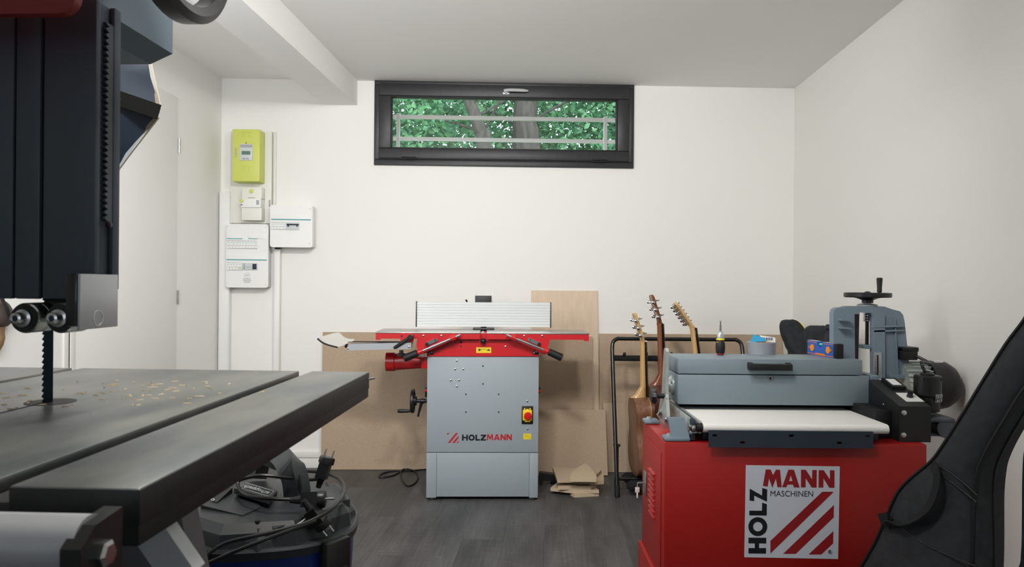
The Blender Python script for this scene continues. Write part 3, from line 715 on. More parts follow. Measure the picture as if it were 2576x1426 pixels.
# front plates of the tables
fp = -.043
B().prism([jq(x, y, fp) for x, y in ((935, 420), (955, 413), (1330, 413), (1395, 413), (1320, 440), (1225, 480), (1010, 585), (985, 590), (940, 545), (930, 520), (938, 470))], (0, .03, 0)).obj('outfeed_plate', 'jointer_red', jp)
B().prism([jq(x, y, fp) for x, y in ((1640, 413), (2095, 413), (2096, 500), (2075, 545), (2060, 600), (2030, 590), (1800, 480), (1720, 445))], (0, .03, 0)).obj('infeed_plate', 'jointer_red', jp)
lug = B().prism([jq(x, y, fp-.006) for x, y in ((785, 415), (800, 410), (890, 410), (905, 425), (905, 470), (880, 545), (862, 545), (855, 497), (795, 497), (790, 470))], (0, .025, 0)).obj('guard_lug', 'jointer_red', jp)
for x, y in ((992, 433), (1150, 433), (1876, 435), (2033, 435), (1712, 528), (1687, 412)):
    q = jq(x, y, fp if y < 440 else HY+.012); B().lathe([(.0062, 0), (.0055, -.0035), (.003, -.0045)], q, (0, 1, 0), 12).obj('hex_bolt', 'steel', jp)
for x, y, r_ in ((1322, 488, .006), (1320, 527, .0045), (1403, 474, .0025), (1627, 478, .0025), (803, 437, .005)):
    q = jq(x, y, HY+.012 if x > 900 else fp-.006); B().cyl(q + V((0, .003, 0)), q - V((0, .0006, 0)), r_, n=12).obj('screw_hole', 'gasket', jp)
for x, y in ((1057, 580), (1973, 578)):
    a = jq(x, y, HY+.008)
    o = B().box(a - V((.013, .004, .010)), a + V((.013, .004, .010)), .002).obj('hinge_block', 'black_metal', jp)
    for dx, dz_ in ((-.006, -.004), (.006, .002)): B().lathe([(.0045, 0), (.004, -.003), (.002, -.004)], a + V((dx, -.004, dz_)), (0, 1, 0), 10).obj('hinge_bolt', 'steel', o)
q = jq(1517, 480, HY-.01); B().cyl(q + V((0, .03, 0)), q, .006, n=10).sph(q, .0155).obj('ball_knob', 'black_plastic', jp)
o = B().prism([jq(x, y, HY+.0115) for x, y in ((1455, 535), (1586, 535), (1586, 584), (1455, 584))], (0, .001, 0)).obj('direction_label', 'label_yellow', jp, 0)
pts = [jq(x, y, HY+.011) for x, y in ((1490, 562), (1510, 552), (1535, 549), (1556, 557))]
B().tube(spl(pts, 4), .0008, 4).prism([jq(x, y, HY+.0112) for x, y in ((1470, 548), (1498, 549), (1480, 571))], (0, .0003, 0)).prism([jq(x, y, HY+.0112) for x, y in ((1575, 566), (1545, 562), (1570, 548))], (0, .0003, 0)).obj('arrow_print', 'print_dark', o)
# table rods with grips
def rod(a, e, g, lev):
    y = -.075; A, E, Gp = jq(*a, y), jq(*e, y), jq(*g, y)
    r_ = B().cyl(A, E, .0065, n=14, bev=.001).obj('lock_rod', 'steel', jp)
    d = (E-A).normalized()
    B().cyl(E - d*.002, Gp, .0185, .0195, 16, .002).obj('rod_grip', 'black_rubber', r_)
    for f in (.17, .93):
        q = A.lerp(E, f); B().cyl(q - d*.014, q + d*.014, .0145, n=14, bev=.002).box(q + V((-.012, .0, -.012)), q + V((.012, .05, .012)), .003).obj('rod_collar', 'jointer_red', r_)
    l0, l1 = jq(*lev[0], -.052), jq(*lev[1], -.052); dd = (l1-l0).normalized(); nn = V((-dd.z, 0, dd.x))
    B().prism([l0 - nn*.009, l0 + nn*.009, l1 + nn*.009, l1 - nn*.009], (0, .012, 0)).cyl(l0 + V((0, .012, 0)), l0, .009, n=14).cyl(l1 + V((0, .012, 0)), l1, .009, n=14).obj('clamp_lever', 'steel', r_)
    q = l0 if a[0] < 1500 else l1
    B().cyl(q + V((0, .001, 0)), q - V((0, .014, 0)), .0085, n=12, bev=.002).obj('clamp_knob', 'black_plastic', r_)
rod((1318, 425), (938, 585), (822, 632), ((1024, 506), (1103, 470)))
rod((1718, 425), (2092, 575), (2205, 626), ((1922, 468), (2005, 505)))
# fence
fy = .20; fa, fb_ = jq(925, 352, fy), jq(2113, 145, fy); n = 9; zz = []
prof = []
for k in range(n):
    h0 = fa.z + (fb_.z-fa.z)*k/n; h1 = fa.z + (fb_.z-fa.z)*(k+1)/n; hm = (h1-h0)
    prof += [(0, h0+hm*.06), (0, h0+hm*.62), (.003, h0+hm*.70), (.003, h0+hm*.94)]
pr = [V((fa.x+.006, fy+y, z)) for y, z in prof] + [V((fa.x+.006, fy+.03, fb_.z)), V((fa.x+.006, fy+.03, fa.z))]
fe = B().prism(pr, (fb_.x-fa.x-.012, 0, 0)).obj('fence', 'fence_alu', jp, 20)
for xx in (fa.x, fb_.x-.006): B().box((xx, fy-.003, fa.z-.002), (xx+.006, fy+.034, fb_.z+.003), .001).obj('fence_end_cap', 'black_plastic', fe)
a, e = jq(1448, 140, fy+.03), jq(1590, 84, fy+.03); B().box((a.x, fy+.031, a.z-.03), (e.x, fy+.09, e.z), .002).obj('fence_bracket', 'box_black', fe)
for x in (1444, 1600):
    q = jq(x, 55, fy+.03); B().box((q.x-.0015, fy+.031, a.z-.03), (q.x+.0015, fy+.10, q.z), .0005).obj('bracket_plate', 'alu_flat', fe)
q = jq(1369, 130, fy+.03); B().tube(spl([q + V((0, .02, -.03)), q + V((.002, .02, -.005)), q + V((-.004, .02, .008))], 4), .005, 8).obj('tilt_lever', 'black_plastic', fe)
a, e = jq(1425, 366, fy-.03), jq(1613, 354, fy-.03); B().box((a.x, fy-.03, tz), (e.x, fy+.06, tz+.009), .002).obj('fence_foot', 'black_plastic', fe)
B().box((jq(1493, 360, .2).x, tyb, tz-.12), (jq(1545, 360, .2).x, tyb+.1, tz+.03), .004).obj('fence_carrier', 'black_metal', fe)
# blade guard arm
gy = -.085
a, e = jq(322, 560, gy), jq(885, 490, gy)
ga = B().prism([jq(x, y, gy) for x, y in ((322, 562), (885, 548), (885, 492), (345, 505))], (0, .05, 0)).obj('guard_arm', 'alu_flat', jp)
B().box((a.x+.005, gy-.003, jq(600, 492, gy).z), (e.x-.005, gy+.053, jq(600, 487, gy).z), .001).obj('arm_edge', 'black_rubber', ga)
for x, y in ((866, 530), (332, 545)):
    q = jq(x, y, gy); B().lathe([(.006, 0), (.005, -.003), (.003, -.004)], q, (0, 1, 0), 10).obj('arm_screw', 'steel', ga)
sh = B().prism(spl([jq(x, y, gy+.0) for x, y in ((75, 455), (130, 432), (245, 405), (292, 440), (330, 458), (388, 464), (372, 482), (318, 505), (245, 530), (150, 512))], 4, True), (0, .004, .0)).obj('guard_shield', 'shield_grey', jp)
ed = spl([jq(x, y, gy+.002) for x, y in ((66, 458), (110, 492), (165, 515), (240, 534))], 4)
B().strip(ed, .012, .008, (0, 1, 0)).obj('shield_edge', 'black_rubber', sh)
q = jq(315, 512, gy); B().cyl(q + V((0, -.004, -.01)), q + V((0, .03, .01)), .007, n=10).obj('shield_pivot', 'black_metal', sh)
q = jq(799, 560, gy+.025); B().lathe([(.011, 0), (.011, -.014), (.02, -.016), (.02, -.03), (.012, -.034)], q, (0, 0, 1), 16).obj('arm_knob', 'black_plastic', ga)
l0, l1 = jq(878, 446, gy-.012), jq(733, 540, gy-.012)
B().tube([l0, l0.lerp(l1, .5), l1], [.0105, .0085, .007], 10).cyl(l0 + V((0, .05, 0)), l0 - V((0, .012, 0)), .013, n=16, bev=.002).obj('guard_lever', 'black_plastic', ga)
# dust port on the left
c7 = lambda x, y: (940 + x/10.19, 820 + y/10.19)
P0 = J.y(*c7(325, 915), .1); P1 = J.y(*c7(555, 915), .1); rr_ = (J.y(*c7(440, 672), .1) - J.y(*c7(440, 1155), .1)).length/2
dp = B().lathe([(rr_-.004, .004), (rr_-.004, 0), (rr_, 0), (rr_, .045), (rr_-.006, .05), (rr_-.012, .075)], P0, (1, 0, 0), 28).obj('dust_port', 'port_red', jp)
rings = []
for k in range(7):
    f = k/6; x = P1.x-.004 + f*(cl_-P1.x+.004); hh_ = rr_*.92*(1-f)+.027*f; dy = rr_*.92*(1-f)+.09*f; zc = P1.z*(1-f) + (P1.z-.002)*f
    rings.append(sup((x, .1+.04*f, zc), (0, dy, 0), (0, 0, hh_), 24, 2+4*f))
B().quads(rings).obj('port_duct', 'port_red', dp)
B().box((J.y(*c7(1238, 900), .08).x, .03, P1.z-.028), (cl_, .25, P1.z+.033), .003).obj('duct_flange', 'jointer_red', dp)
pts = [J.y(*c7(x, y), .09) for x, y in ((545, 680), (600, 720), (700, 755), (900, 760), (1100, 770), (1290, 730), (1310, 770), (1250, 858), (980, 850), (620, 828), (560, 760))]
B().prism(pts, (0, .02, 0)).obj('hood_plate', 'pvc_cream', dp)
# height wheel on the left
wy = .13
c4 = lambda x, y: (980 + x/11.88, 950 + y/11.88)
wc = J.y(*c4(690, 692), wy); wrr = (J.y(*c4(690, 330), wy)-J.y(*c4(690, 1055), wy)).length/2
hw = B().ring([(wrr-.016, -.007), (wrr-.004, -.009), (wrr, -.004), (wrr, .006), (wrr-.004, .01), (wrr-.016, .008)], wc, (1, 0, 0), 32).lathe([(.012, -.004), (.03, .002), (.03, .008), (.024, .022), (.012, .024)], wc, (1, 0, 0), 20).obj('height_wheel', 'black_plastic', jp)
for k in range(3):
    a = math.radians(60 + 120*k); d = V((0, math.cos(a), math.sin(a))); B().strip([wc + d*.02, wc + d*(wrr-.008)], .008, .02, (1, 0, 0)).obj('wheel_spoke', 'black_plastic', hw)
q = J.y(*c4(625, 975), wy); q = V((wc.x-.006, wy-.02, q.z)); B().lathe([(.006, 0), (.0085, .01), (.0105, .05), (.0105, .068), (.008, .072)], q, (-1, 0, 0), 14).obj('crank_handle', 'black_plastic', hw)
B().cyl(wc + V((.02, 0, 0)), (cl_+.004, wy, wc.z), .0105, n=14).obj('wheel_shaft', 'black_metal', hw)
a, e = J.y(*c4(950, 765), wy), J.y(*c4(848, 1160), wy)
B().tube([a, a.lerp(e, .7), e], [.009, .0055, .0065], 10).cyl((a.x-.004, wy, wc.z), (a.x+.018, wy, wc.z), .014, n=14, bev=.002).obj('lock_lever', 'black_plastic', hw)
for s, x in ((-1, cl_), (1, cr_)):
    z0_, z1_ = J.y(1070, 998, .06).z, J.y(1070, 969, .06).z
    o = B().box((x-.014 if s < 0 else x, .04, z0_ if s < 0 else z0_+.025), (x if s < 0 else x+.012, .09, z1_), .002).obj('side_bracket', 'black_metal', jp)
    B().box((x-.0155 if s < 0 else x, .038, z0_+.03), (x if s < 0 else x+.013, .06, z0_+.042), .001).obj('bracket_mark', 'button_red', o)
# power cord of the planer on the floor
pts = [(1071, 1181, .02), (1055, 1182, .006), (1035, 1184, .005), (1010, 1184, .005), (975, 1187, .005), (955, 1195, .005), (958, 1201, .005), (985, 1197, .005), (1005, 1188, .006), (1016, 1180, .013), (1035, 1182, .012), (1048, 1190, .006), (1050, 1205, .005), (1040, 1218, .005), (1025, 1222, .005), (1014, 1210, .005), (1008, 1195, .005), (1010, 1184, .014), (1022, 1180, .006)]
P = [J.I @ G.z(x, y, z) for x, y, z in pts]
B().tube(spl(P, 6), .005, 8).obj('power_cord', 'cable', jp)
q = J.I @ G.z(1071, 1180, .03); B().cyl(V((cl_+.002, q.y, .03)), V((cl_-.012, q.y, .025)), .009, n=12).obj('cord_gland', 'steel', jp)

# ---------------------------------------------------------------- offcuts on the floor
c3 = lambda x, y: (1340 + x/10.968, 1140 + y/10.968)
def offcut(label, pts, z, th=.018, sm=0):
    P = [G.z(*c3(x, y), z) for x, y in pts]; o0 = sum(P, V((0, 0, 0)))/len(P); o0.z = z-th
    o = B().prism([q - o0 for q in P], (0, 0, -th)).obj('wood_offcut', 'offcut', None, sm); o.location = o0
    return tag(o, label, 'wood offcut', 'offcuts beside the planer')
offcut('lowest wood offcut, pointing left at the front of the pile', [(1150, 1130), (1830, 1090), (1835, 960), (1035, 1068)], .018)
offcut('long wood offcut in the second layer with its left end sticking out', [(490, 948), (1080, 1010), (1828, 1012), (1740, 935), (1700, 860), (660, 815)], .0365)
offcut('narrow wood offcut with slanted right end in the third layer', [(700, 912), (1612, 912), (1745, 858), (735, 856)], .055)
offcut('square wood offcut jutting out at the right of the pile', [(1560, 785), (1966, 758), (1955, 540), (1500, 600)], .074)
offcut('large flat wood offcut with slanted left side near the top', [(680, 725), (1625, 705), (1895, 465), (545, 372)], .093)
offcut('arched gothic wood offcut lying on top of the pile', [(1030, 690), (1760, 700), (1764, 640), (1700, 520), (1600, 400), (1520, 320), (1460, 280), (1380, 310), (1210, 410), (1100, 500), (1035, 610)], .112, sm=20)
t = G.z(*c3(420, 880), 0)
nz = thing('suction_nozzle', 'black plastic nozzle lying on the floor between planer and offcuts', 'nozzle', t, 0)
Nf = Fr(t, 0)
P = [Nf.y(*c3(x, y), .0) for x, y in ((175, 640), (215, 592), (600, 645), (640, 690), (640, 810), (290, 810), (262, 925), (205, 925), (175, 830))]
mz = min(q.z for q in P); B().prism([V((q.x, q.y, q.z-mz)) for q in P], (0, .05, 0)).obj('nozzle_body', 'black_plastic', nz, 20)
B().cyl((P[3].x-.03, .025, P[3].z-mz-.03), (P[3].x+.06, .03, P[3].z-mz-.03), .02, n=14).obj('nozzle_neck', 'black_plastic', nz)

# ---------------------------------------------------------------- guitar rack and guitars
rk0 = G.z(1553, 1250, 0)
rk = thing('guitar_rack', 'black tubular guitar rack with foam padded bar behind the sander', 'guitar stand', rk0, 0)
K = Fr(rk0, 0)
zt = K.y(1700, 853, .26).z
foot_l = V((0, 0, .012)); top_l = K.y(1540, 880, .24); xr = K.y(1868, 880, .24).x; xl = K.y(1540, 880, .24).x
pts = [foot_l, foot_l.lerp(top_l, .5), top_l, V((xl+.006, .252, zt-.02)), V((xl+.035, .26, zt)), V((xl+.09, .262, zt)), V((xr-.09, .262, zt)), V((xr-.035, .26, zt)), V((xr-.006, .252, zt-.02)), V((xr, .24, top_l.z)), V((xr-.01, .12, top_l.z*.5)), V((xr-.03, 0, .012))]
B().tube(pts[:2] + spl(pts[2:10], 5) + pts[10:], .0115, 12).obj('front_frame', 'black_metal', rk)
for q in (foot_l, pts[-1]): B().cyl(q - V((0, 0, .012)), q + V((0, .012, .05)), .0145, n=14, bev=.002).obj('rubber_foot', 'black_rubber', rk)
zm = K.y(1600, 901, .235).z; ya = .235
B().cyl((xl+.012, ya, zm), (xr-.012, ya, zm), .0165, n=16).obj('neck_bar', 'nylon_dark', rk)
B().cyl((xl, ya, zm), (xl+.014, ya, zm), .009, n=10).cyl((xr-.014, ya, zm), (xr, ya, zm), .009, n=10).obj('bar_bolt', 'black_metal', rk)
for px_ in (1570, 1625, 1688, 1748, 1808):
    q = K.y(px_, 893, ya-.01); B().tube([q + V((-.006, .01, -.012)), q + V((0, -.006, .004))], .006, 8).sph(q + V((.001, -.01, .008)), .0095, 10).obj('neck_peg', 'black_rubber', rk)
# rear frame and cradle
zc = .10
for x in (xl+.02, xr-.03):
    B().tube([V((x-.012, .08, .26)), V((x+.014, .25, .012))], .0105, 10).cyl((x+.014, .25, 0), (x+.012, .242, .045), .0145, n=12).obj('rear_leg', 'black_metal', rk)
B().cyl((xl+.03, .25, .03), (xr-.02, .25, .03), .009, n=10).obj('rear_tie', 'black_metal', rk)
B().cyl((xl+.02, .07, zc-.02), (xr-.02, .07, zc-.02), .011, n=12).obj('cradle_bar', 'black_metal', rk)
B().tube([V((xl+.055, .02, zc-.045)), V((xl+.075, .02, zc-.045)), V((xr-.055, .02, zc-.045))], [.012, .03, .03], 14).obj('cradle_pad', 'nylon_dark', rk)
B().tube([V((xl+.055, .19, zc-.045)), V((xl+.075, .19, zc-.045)), V((xr-.055, .19, zc-.045))], [.012, .03, .03], 14).obj('cradle_pad', 'nylon_dark', rk)
q = K.y(1551, 1120, .1); B().cyl(q - V((.018, .0, 0)), q + V((.02, 0, 0)), .008, n=10).obj('frame_hinge', 'black_rubber', rk)

def outline(L, wl_, wu, ww, n=10):       # guitar body outline, z up from the bottom, x lateral (right half then left)
    key = [(0, 0), (.55, .03), (.92, .12), (1.0, .26), (.88, .42), (ww/wl_, .58), (wu/wl_*.96, .74), (wu/wl_, .84), (wu/wl_*.78, .95), (.25, .995), (0, 1.0)]
    r_ = spl([(x*wl_/2, 0, z*L) for x, z in key], n//2)
    return r_ + [V((-q.x, 0, q.z)) for q in r_[-2:0:-1]]
def guitar(name, label, base, rz, lean, L, wl_, wu, ww, D, neck, back_m, side_m, neck_m, head_tilt=.28, nt=3, electric=False):
    """neck: length from body top to nut"""
    g = thing(name, label, 'guitar', base, 0, 'guitars on the rack')
    g.rotation_euler = (lean, 0, rz)
    if electric: g.rotation_euler = (lean, 0, rz)
    ol = outline(L, wl_, wu, ww)
    B().prism([q + V((0, .003, 0)) for q in ol], (0, D-.006, 0)).obj('body_side', side_m, g, 40)
    B().prism([q*1.0 for q in ol], (0, .0028, 0)).obj('body_back', back_m, g, 40)
    B().prism([q + V((0, D-.0028, 0)) for q in ol], (0, .003, 0)).obj('soundboard', 'maple', g, 40)
    zn = L + neck; w0, w1 = .028, .022
    hb = D-.005
    B().quads([sup((0, hb-.045, L-.002), (w0*.9, 0, 0), (0, .045, 0), 16, 2.4), sup((0, hb-.030, L+.02), (w0*.85, 0, 0), (0, .030, 0), 16, 2.4), sup((0, hb-.016, L+.06), (w0*.8, 0, 0), (0, .016, 0), 16, 2.2), sup((0, hb-.0125, zn), (w1, 0, 0), (0, .0125, 0), 16, 2.2)]).obj('neck', neck_m, g, 50)
    B().prism([V((-w0, hb, L*.86)), V((w0, hb, L*.86)), V((w1, hb, zn)), V((-w1, hb, zn))], (0, .006, 0)).obj('fretboard', 'ebony', g, 20)
    for k in range(12):
        z = L*.9 + (zn-L*.9)*(1-.5**((k+1)/7))*1.4
        if z < zn-.01: pass
    B().box((-w1, hb, zn), (w1, hb+.009, zn+.005)).obj('nut', 'pvc_white', g)
    # headstock, tilted backwards
    hl = .155; th = .014; T = Matrix.Translation((0, hb-.002, zn)) @ Matrix.Rotation(head_tilt, 4, 'X')
    if nt == 3: hp = [(-.021, 0), (.021, 0), (.026, .02), (.034, .05), (.034, hl), (.018, hl+.012), (-.018, hl+.012), (-.034, hl), (-.034, .05), (-.026, .02)]
    else: hp = [(-.021, 0), (.021, 0), (.024, .03), (.03, .10), (.035, .165), (.015, .18), (-.03, .17), (-.048, .05), (-.03, .025)]
    hs = B().prism([T @ V((x, -th, z)) for x, z in hp], (T.to_3x3() @ V((0, th, 0)))).obj('headstock', neck_m, g, 30)
    B().tube([T @ V((0, -th+.004, -.03)), T @ V((0, -th, .0)), T @ V((0, -th+.004, .03))], [.012, .013, .006], 12, sx=1.0).obj('neck_volute', neck_m, g, 60)
    spots = [(s*.022, .045+.042*k, s) for k in range(3) for s in (-1, 1)] if nt == 3 else [(-.03+.007*k/3, .035+.024*k, -1) for k in range(6)]
    for x, z, s in spots:
        t = B(); p = T @ V((x, -th, z)); ny = T.to_3x3() @ V((0, 1, 0)); nx = T.to_3x3() @ V((s, 0, 0))
        t.cyl(p, p - ny*.012, .0085, n=10, bev=.001).cyl(p - ny*.007, p - ny*.007 + nx*.026, .003, n=8)
        k = p - ny*.007 + nx*.03
        t.lathe([(.003, -.008), (.0095, -.004), (.0095, .004), (.003, .008)], k, nx, 10)
        t.cyl(p + ny*(th-.001), p + ny*(th+.022), .0033, n=8)
        t.obj('tuner', 'chrome', hs)
    for k in range(6):
        x = (k-2.5)*.0068; B().tube([V((x*1.4, D+.008, L*.3)), V((x, hb+.010, zn+.003))], .0005, 4).obj('string', 'steel', g)
    if electric:
        B().box((-.04, D, L*.3), (.04, D+.008, L*.36), .002).obj('bridge', 'chrome', g)
    else:
        B().box((-.07, D, L*.27), (.07, D+.008, L*.31), .002).obj('bridge', 'ebony', g)
    return g
zb = .088
g1 = at(1609, 1190, 4.07); guitar('acoustic_guitar', 'small blond-necked acoustic guitar seen side-on, nearest on the rack', (g1.x-.03, rk0.y+.115, zb), math.radians(-86), math.radians(2), .43, .26, .2, .17, .085, .305, 'walnut', 'walnut_side', 'maple')
guitar('acoustic_guitar', 'dark mahogany acoustic guitar with the tallest brown neck', (at(1648, 1180, 4.10).x-.025, rk0.y+.10, zb), math.radians(-86), math.radians(3.2), .50, .36, .27, .23, .1, .335, 'mahogany', 'mahogany', 'neck_brown', .26)
guitar('electric_guitar', 'electric guitar with pale maple neck behind the screwdriver', (at(1785, 1180, 4.15).x-.035, rk0.y+.12, zb), math.radians(-84), math.radians(8), .42, .32, .26, .22, .045, .40, 'mahogany', 'mahogany', 'maple', .52, 6, True)

# ---------------------------------------------------------------- gig bags leaning on the back wall behind the sander
def softbag(name, label, rings, extra=None):
    base = V(rings[0][0]); t = thing(name, label, 'guitar bag', (base.x, base.y, 0), 0, 'guitar bags')
    rr = [sup(V(c)-V((base.x, base.y, 0)), (hw, 0, 0), (0, hd, 0), 28, 3.2) for c, hw, hd in rings]
    rr = [list(r) for r in zip(*[spl([r[k] for r in rr], 4) for k in range(28)])]
    B().quads(rr).obj('bag_shell', 'nylon_black', t, 60)
    sd = [r[24] for r in rr]; sd2 = [r[20] for r in rr]
    B().tube(sd, .004, 6).obj('piping', 'piping_black', t)
    if extra: extra(t, rr)
    return t
def ring_at(px, py, Zd, hwpx, hd): return (at(px, py, Zd), hwpx*Zd/F, hd)
def zip_(t, rr):
    B().tube([r[25] + V((.0, -.004, 0)) for r in rr[-14:-3]], .003, 6).obj('zip', 'label_yellow', t)
f0 = at(1985, 1150, 4.12)
softbag('guitar_bag', 'black gig bag with rounded top and yellow zip leaning behind the sander', [((f0.x, f0.y, .01), .11, .05), ((f0.x, f0.y+.01, .06), .15, .06), ((f0.x, f0.y+.04, .26), .14, .07), ((f0.x+.02, f0.y+.07, .42), .12, .07), ring_at(2008, 905, 4.22, 25, .06), ring_at(2006, 872, 4.24, 28, .055), ring_at(1998, 842, 4.26, 32, .05), ring_at(1991, 821, 4.27, 28, .045), ring_at(1986, 808, 4.27, 19, .035), ring_at(1983, 804, 4.27, 8, .015)], zip_)
f1 = at(2030, 1120, 3.74)
softbag('guitar_bag', 'black gig bag with sagging top half hidden by the sander yoke', [((f1.x-.05, f1.y, .01), .10, .05), ((f1.x-.05, f1.y+.01, .06), .13, .06), ((f1.x, f1.y+.05, .4), .12, .06), ring_at(2068, 890, 3.88, 40, .05), ring_at(2066, 860, 3.9, 40, .05), ring_at(2062, 840, 3.9, 37, .045), ring_at(2058, 826, 3.9, 30, .04), ring_at(2054, 819, 3.9, 16, .02)])
f2 = at(2075, 1120, 3.42)
softbag('guitar_bag', 'black gig bag neck peeking out behind the sander yoke', [((f2.x-.06, f2.y, .01), .08, .04), ((f2.x-.06, f2.y, .06), .1, .045), ((f2.x-.04, f2.y+.02, .5), .09, .04), ring_at(2112, 850, 3.52, 36, .035), ring_at(2108, 826, 3.52, 34, .03), ring_at(2100, 816, 3.52, 20, .015)])

# ---------------------------------------------------------------- drum sander on its cabinet
SF = 2.38
S0 = at(1672, 1113, SF); S = Fr((S0.x, SF, 0), .0065*-1*0)
ds = thing('drum_sander', 'drum sander with white belt on a red steel cabinet', 'sander', (S0.x, SF, 0), 0)
CT = S.y(1672, 1112, 0).z; CWd = S.y(2333, 1117, 0).x; CD = .40
cabn = B().box((0, 0, .17), (CWd, CD, CT), .006).obj('cabinet', 'cabinet_red', ds)
B().box((-.012, -.01, 0), (CWd+.012, CD+.012, .175), .004).obj('plinth', 'cabinet_red', cabn)
yn, yf = S.x(1664, 1200, 0).y, S.x(1623, 1200, 0).y
dr = B().box((-.003, yn, .2), (0, yf, CT-.045), .001).obj('cabinet_door', 'cabinet_red', ds)
for k in range(9):
    a = S.x(1649, 1192+13.6*k, -.003); e = S.x(1636, 1176+13.6*k, -.003)
    B().prism([V((-.003, a.y, a.z)), V((-.012, a.y+.004, a.z-.004)), V((-.003, a.y, a.z-.013))], (0, e.y-a.y, 0)).obj('louvre', 'cabinet_red', dr, 0)
a, e = S.x(1627, 1249, -.003), S.x(1621, 1180, -.003)
lk = B().box((-.007, a.y, a.z), (-.003, e.y, e.z), .001).obj('lock_plate', 'steel', dr)
m_ = V((-.007, (a.y+e.y)/2, (a.z+e.z)/2))
B().tube([m_, m_ + V((-.022, 0, 0)), m_ + V((-.026, 0, -.004))], .003, 8).obj('door_key', 'steel', dr)
q = m_ + V((-.026, 0, -.006)); B().cyl(q, q - V((0, 0, .01)), .001, n=6).box(q + V((-.008, -.001, -.03)), q + V((.008, .001, -.01)), .0009).box(q + V((-.003, -.001, -.05)), q + V((.003, .001, -.03)), .0005).obj('spare_key', 'galv', dr)
# sticker on the front
st = B(); 
def sp(x, y, d=-.0012):
    px_, py_ = 1580 + x/3.694, 1040 + y/3.694; return S.y(px_, py_, d)
sk = B().prism([sp(1095, 480), sp(1968, 492), sp(1952, 1352), sp(1080, 1335)], (0, .001, 0)).obj('brand_sticker', 'logo_white', ds, 0)
def sl(name, pts, m, holes=()):
    return B().prism([sp(*q, -.0017) for q in pts], (0, .0005, 0), [[sp(*q, -.0017) for q in h] for h in holes]).obj(name, m, sk, 0)
sl('letter', [(1280, 520), (1325, 520), (1347, 572), (1375, 522), (1412, 522), (1428, 684), (1388, 684), (1374, 606), (1340, 690), (1310, 604), (1297, 680), (1253, 672)], 'logo_red')
sl('letter', [(1490, 522), (1542, 523), (1594, 687), (1541, 686), (1532, 660), (1482, 660), (1470, 685), (1432, 684)], 'logo_red', [[(1512, 575), (1496, 628), (1528, 628)]])
sl('letter', [(1607, 523), (1652, 523), (1710, 612), (1712, 525), (1753, 525), (1752, 688), (1706, 687), (1650, 600), (1650, 686), (1607, 686)], 'logo_red')
sl('letter', [(1772, 526), (1818, 527), (1876, 612), (1876, 527), (1918, 528), (1918, 690), (1870, 690), (1816, 603), (1814, 688), (1770, 688)], 'logo_red')
sl('letter', [(1119, 1250), (1178, 1250), (1178, 1206), (1119, 1206), (1119, 1153), (1284, 1155), (1284, 1208), (1218, 1206), (1218, 1250), (1282, 1250), (1282, 1302), (1119, 1300)], 'logo_black')
ci = lambda r_: [(1206 + r_*math.cos(2*math.pi*k/28), 1051 + r_*math.sin(2*math.pi*k/28)) for k in range(28)]
sl('letter', ci(88), 'logo_black', [ci(44)[::-1]])
sl('letter', [(1127, 903), (1244, 903), (1246, 828), (1290, 843), (1288, 948), (1127, 946)], 'logo_black')
sl('letter', [(1131, 698), (1245, 762), (1247, 692), (1293, 705), (1291, 820), (1172, 762), (1172, 815), (1129, 808)], 'logo_black')
sl('stripe', [(1805, 727), (1912, 727), (1323, 1300), (1323, 1183)], 'logo_red')
sl('stripe', [(1913, 850), (1911, 965), (1558, 1304), (1442, 1303)], 'logo_red')
sl('stripe', [(1908, 1092), (1906, 1205), (1795, 1310), (1678, 1309)], 'logo_red')
def stext(nm, body, x0, y0, x1, y1, m, off):
    a, e = sp(x0, y1, -.0018), sp(x1, y0, -.0018)
    o = text(nm, body, 1.0, Matrix.Identity(4), m, sk, offset=off, extrude=0)
    xs = [v.co.x for v in o.data.vertices]; ys = [v.co.y for v in o.data.vertices]
    o.data.transform(Matrix.Translation((a.x, a.y, a.z)) @ RX90 @ Matrix.Diagonal(((e.x-a.x)/(max(xs)-min(xs)), (e.z-a.z)/(max(ys)-min(ys)), 1, 1)) @ Matrix.Translation((-min(xs), -min(ys), 0)))
stext('sticker_word', 'MASCHINEN', 1323, 720, 1720, 770, 'print_dark', 0)
q = sp(1878, 1287, -.0014); B().ring([(.0064, 0), (.0070, 0), (.0070, .0004), (.0064, .0004)], q, (0, -1, 0), 24).obj('registered_ring', 'print_dark', sk)
stext('registered_mark', 'R', 1866, 1272, 1892, 1302, 'print_dark', .02)
KX0_ = S.y(2263, 1060, .03).x-.001
# conveyor
BZ_ = .697; by0, by1 = -.02, .44; bth = .030
xa, xb = S.y(1770, 1060, by0).x, S.y(2238, 1060, by0).x
prof = []
for k in range(9): a = math.radians(90 + 180*k/8); prof.append(V((xa, by0+bth/2 + math.cos(a)*bth/2, BZ_-bth/2 + math.sin(a)*bth/2)))
for k in range(9): a = math.radians(-90 + 180*k/8); prof.append(V((xa, by1-bth/2 + math.cos(a)*bth/2, BZ_-bth/2 + math.sin(a)*bth/2)))
B().prism(prof, (xb-xa, 0, 0)).obj('conveyor_belt', 'belt_white', ds, 50)
B().box((xa+.01, .03, BZ_-.06), (xb-.01, .40, BZ_-.032), .002).obj('belt_bed', 'dark_plate', ds)
B().box((xa-.012, by0+.012, BZ_-bth-.004), (xa-.003, by1, BZ_+.006), .002).box((xa-.03, by0+.03, BZ_-bth-.006), (xa-.012, by1, BZ_-bth-.002)).box((xa-.034, by0+.05, BZ_-bth-.004), (xa-.030, by1, BZ_+.012), .001).obj('side_rail', 'zinc', ds)
B().cyl((xa-.02, by0+.015, BZ_-.014), (xa-.002, by0+.015, BZ_-.014), .0145, n=18).obj('roller_end', 'black_rubber', ds)
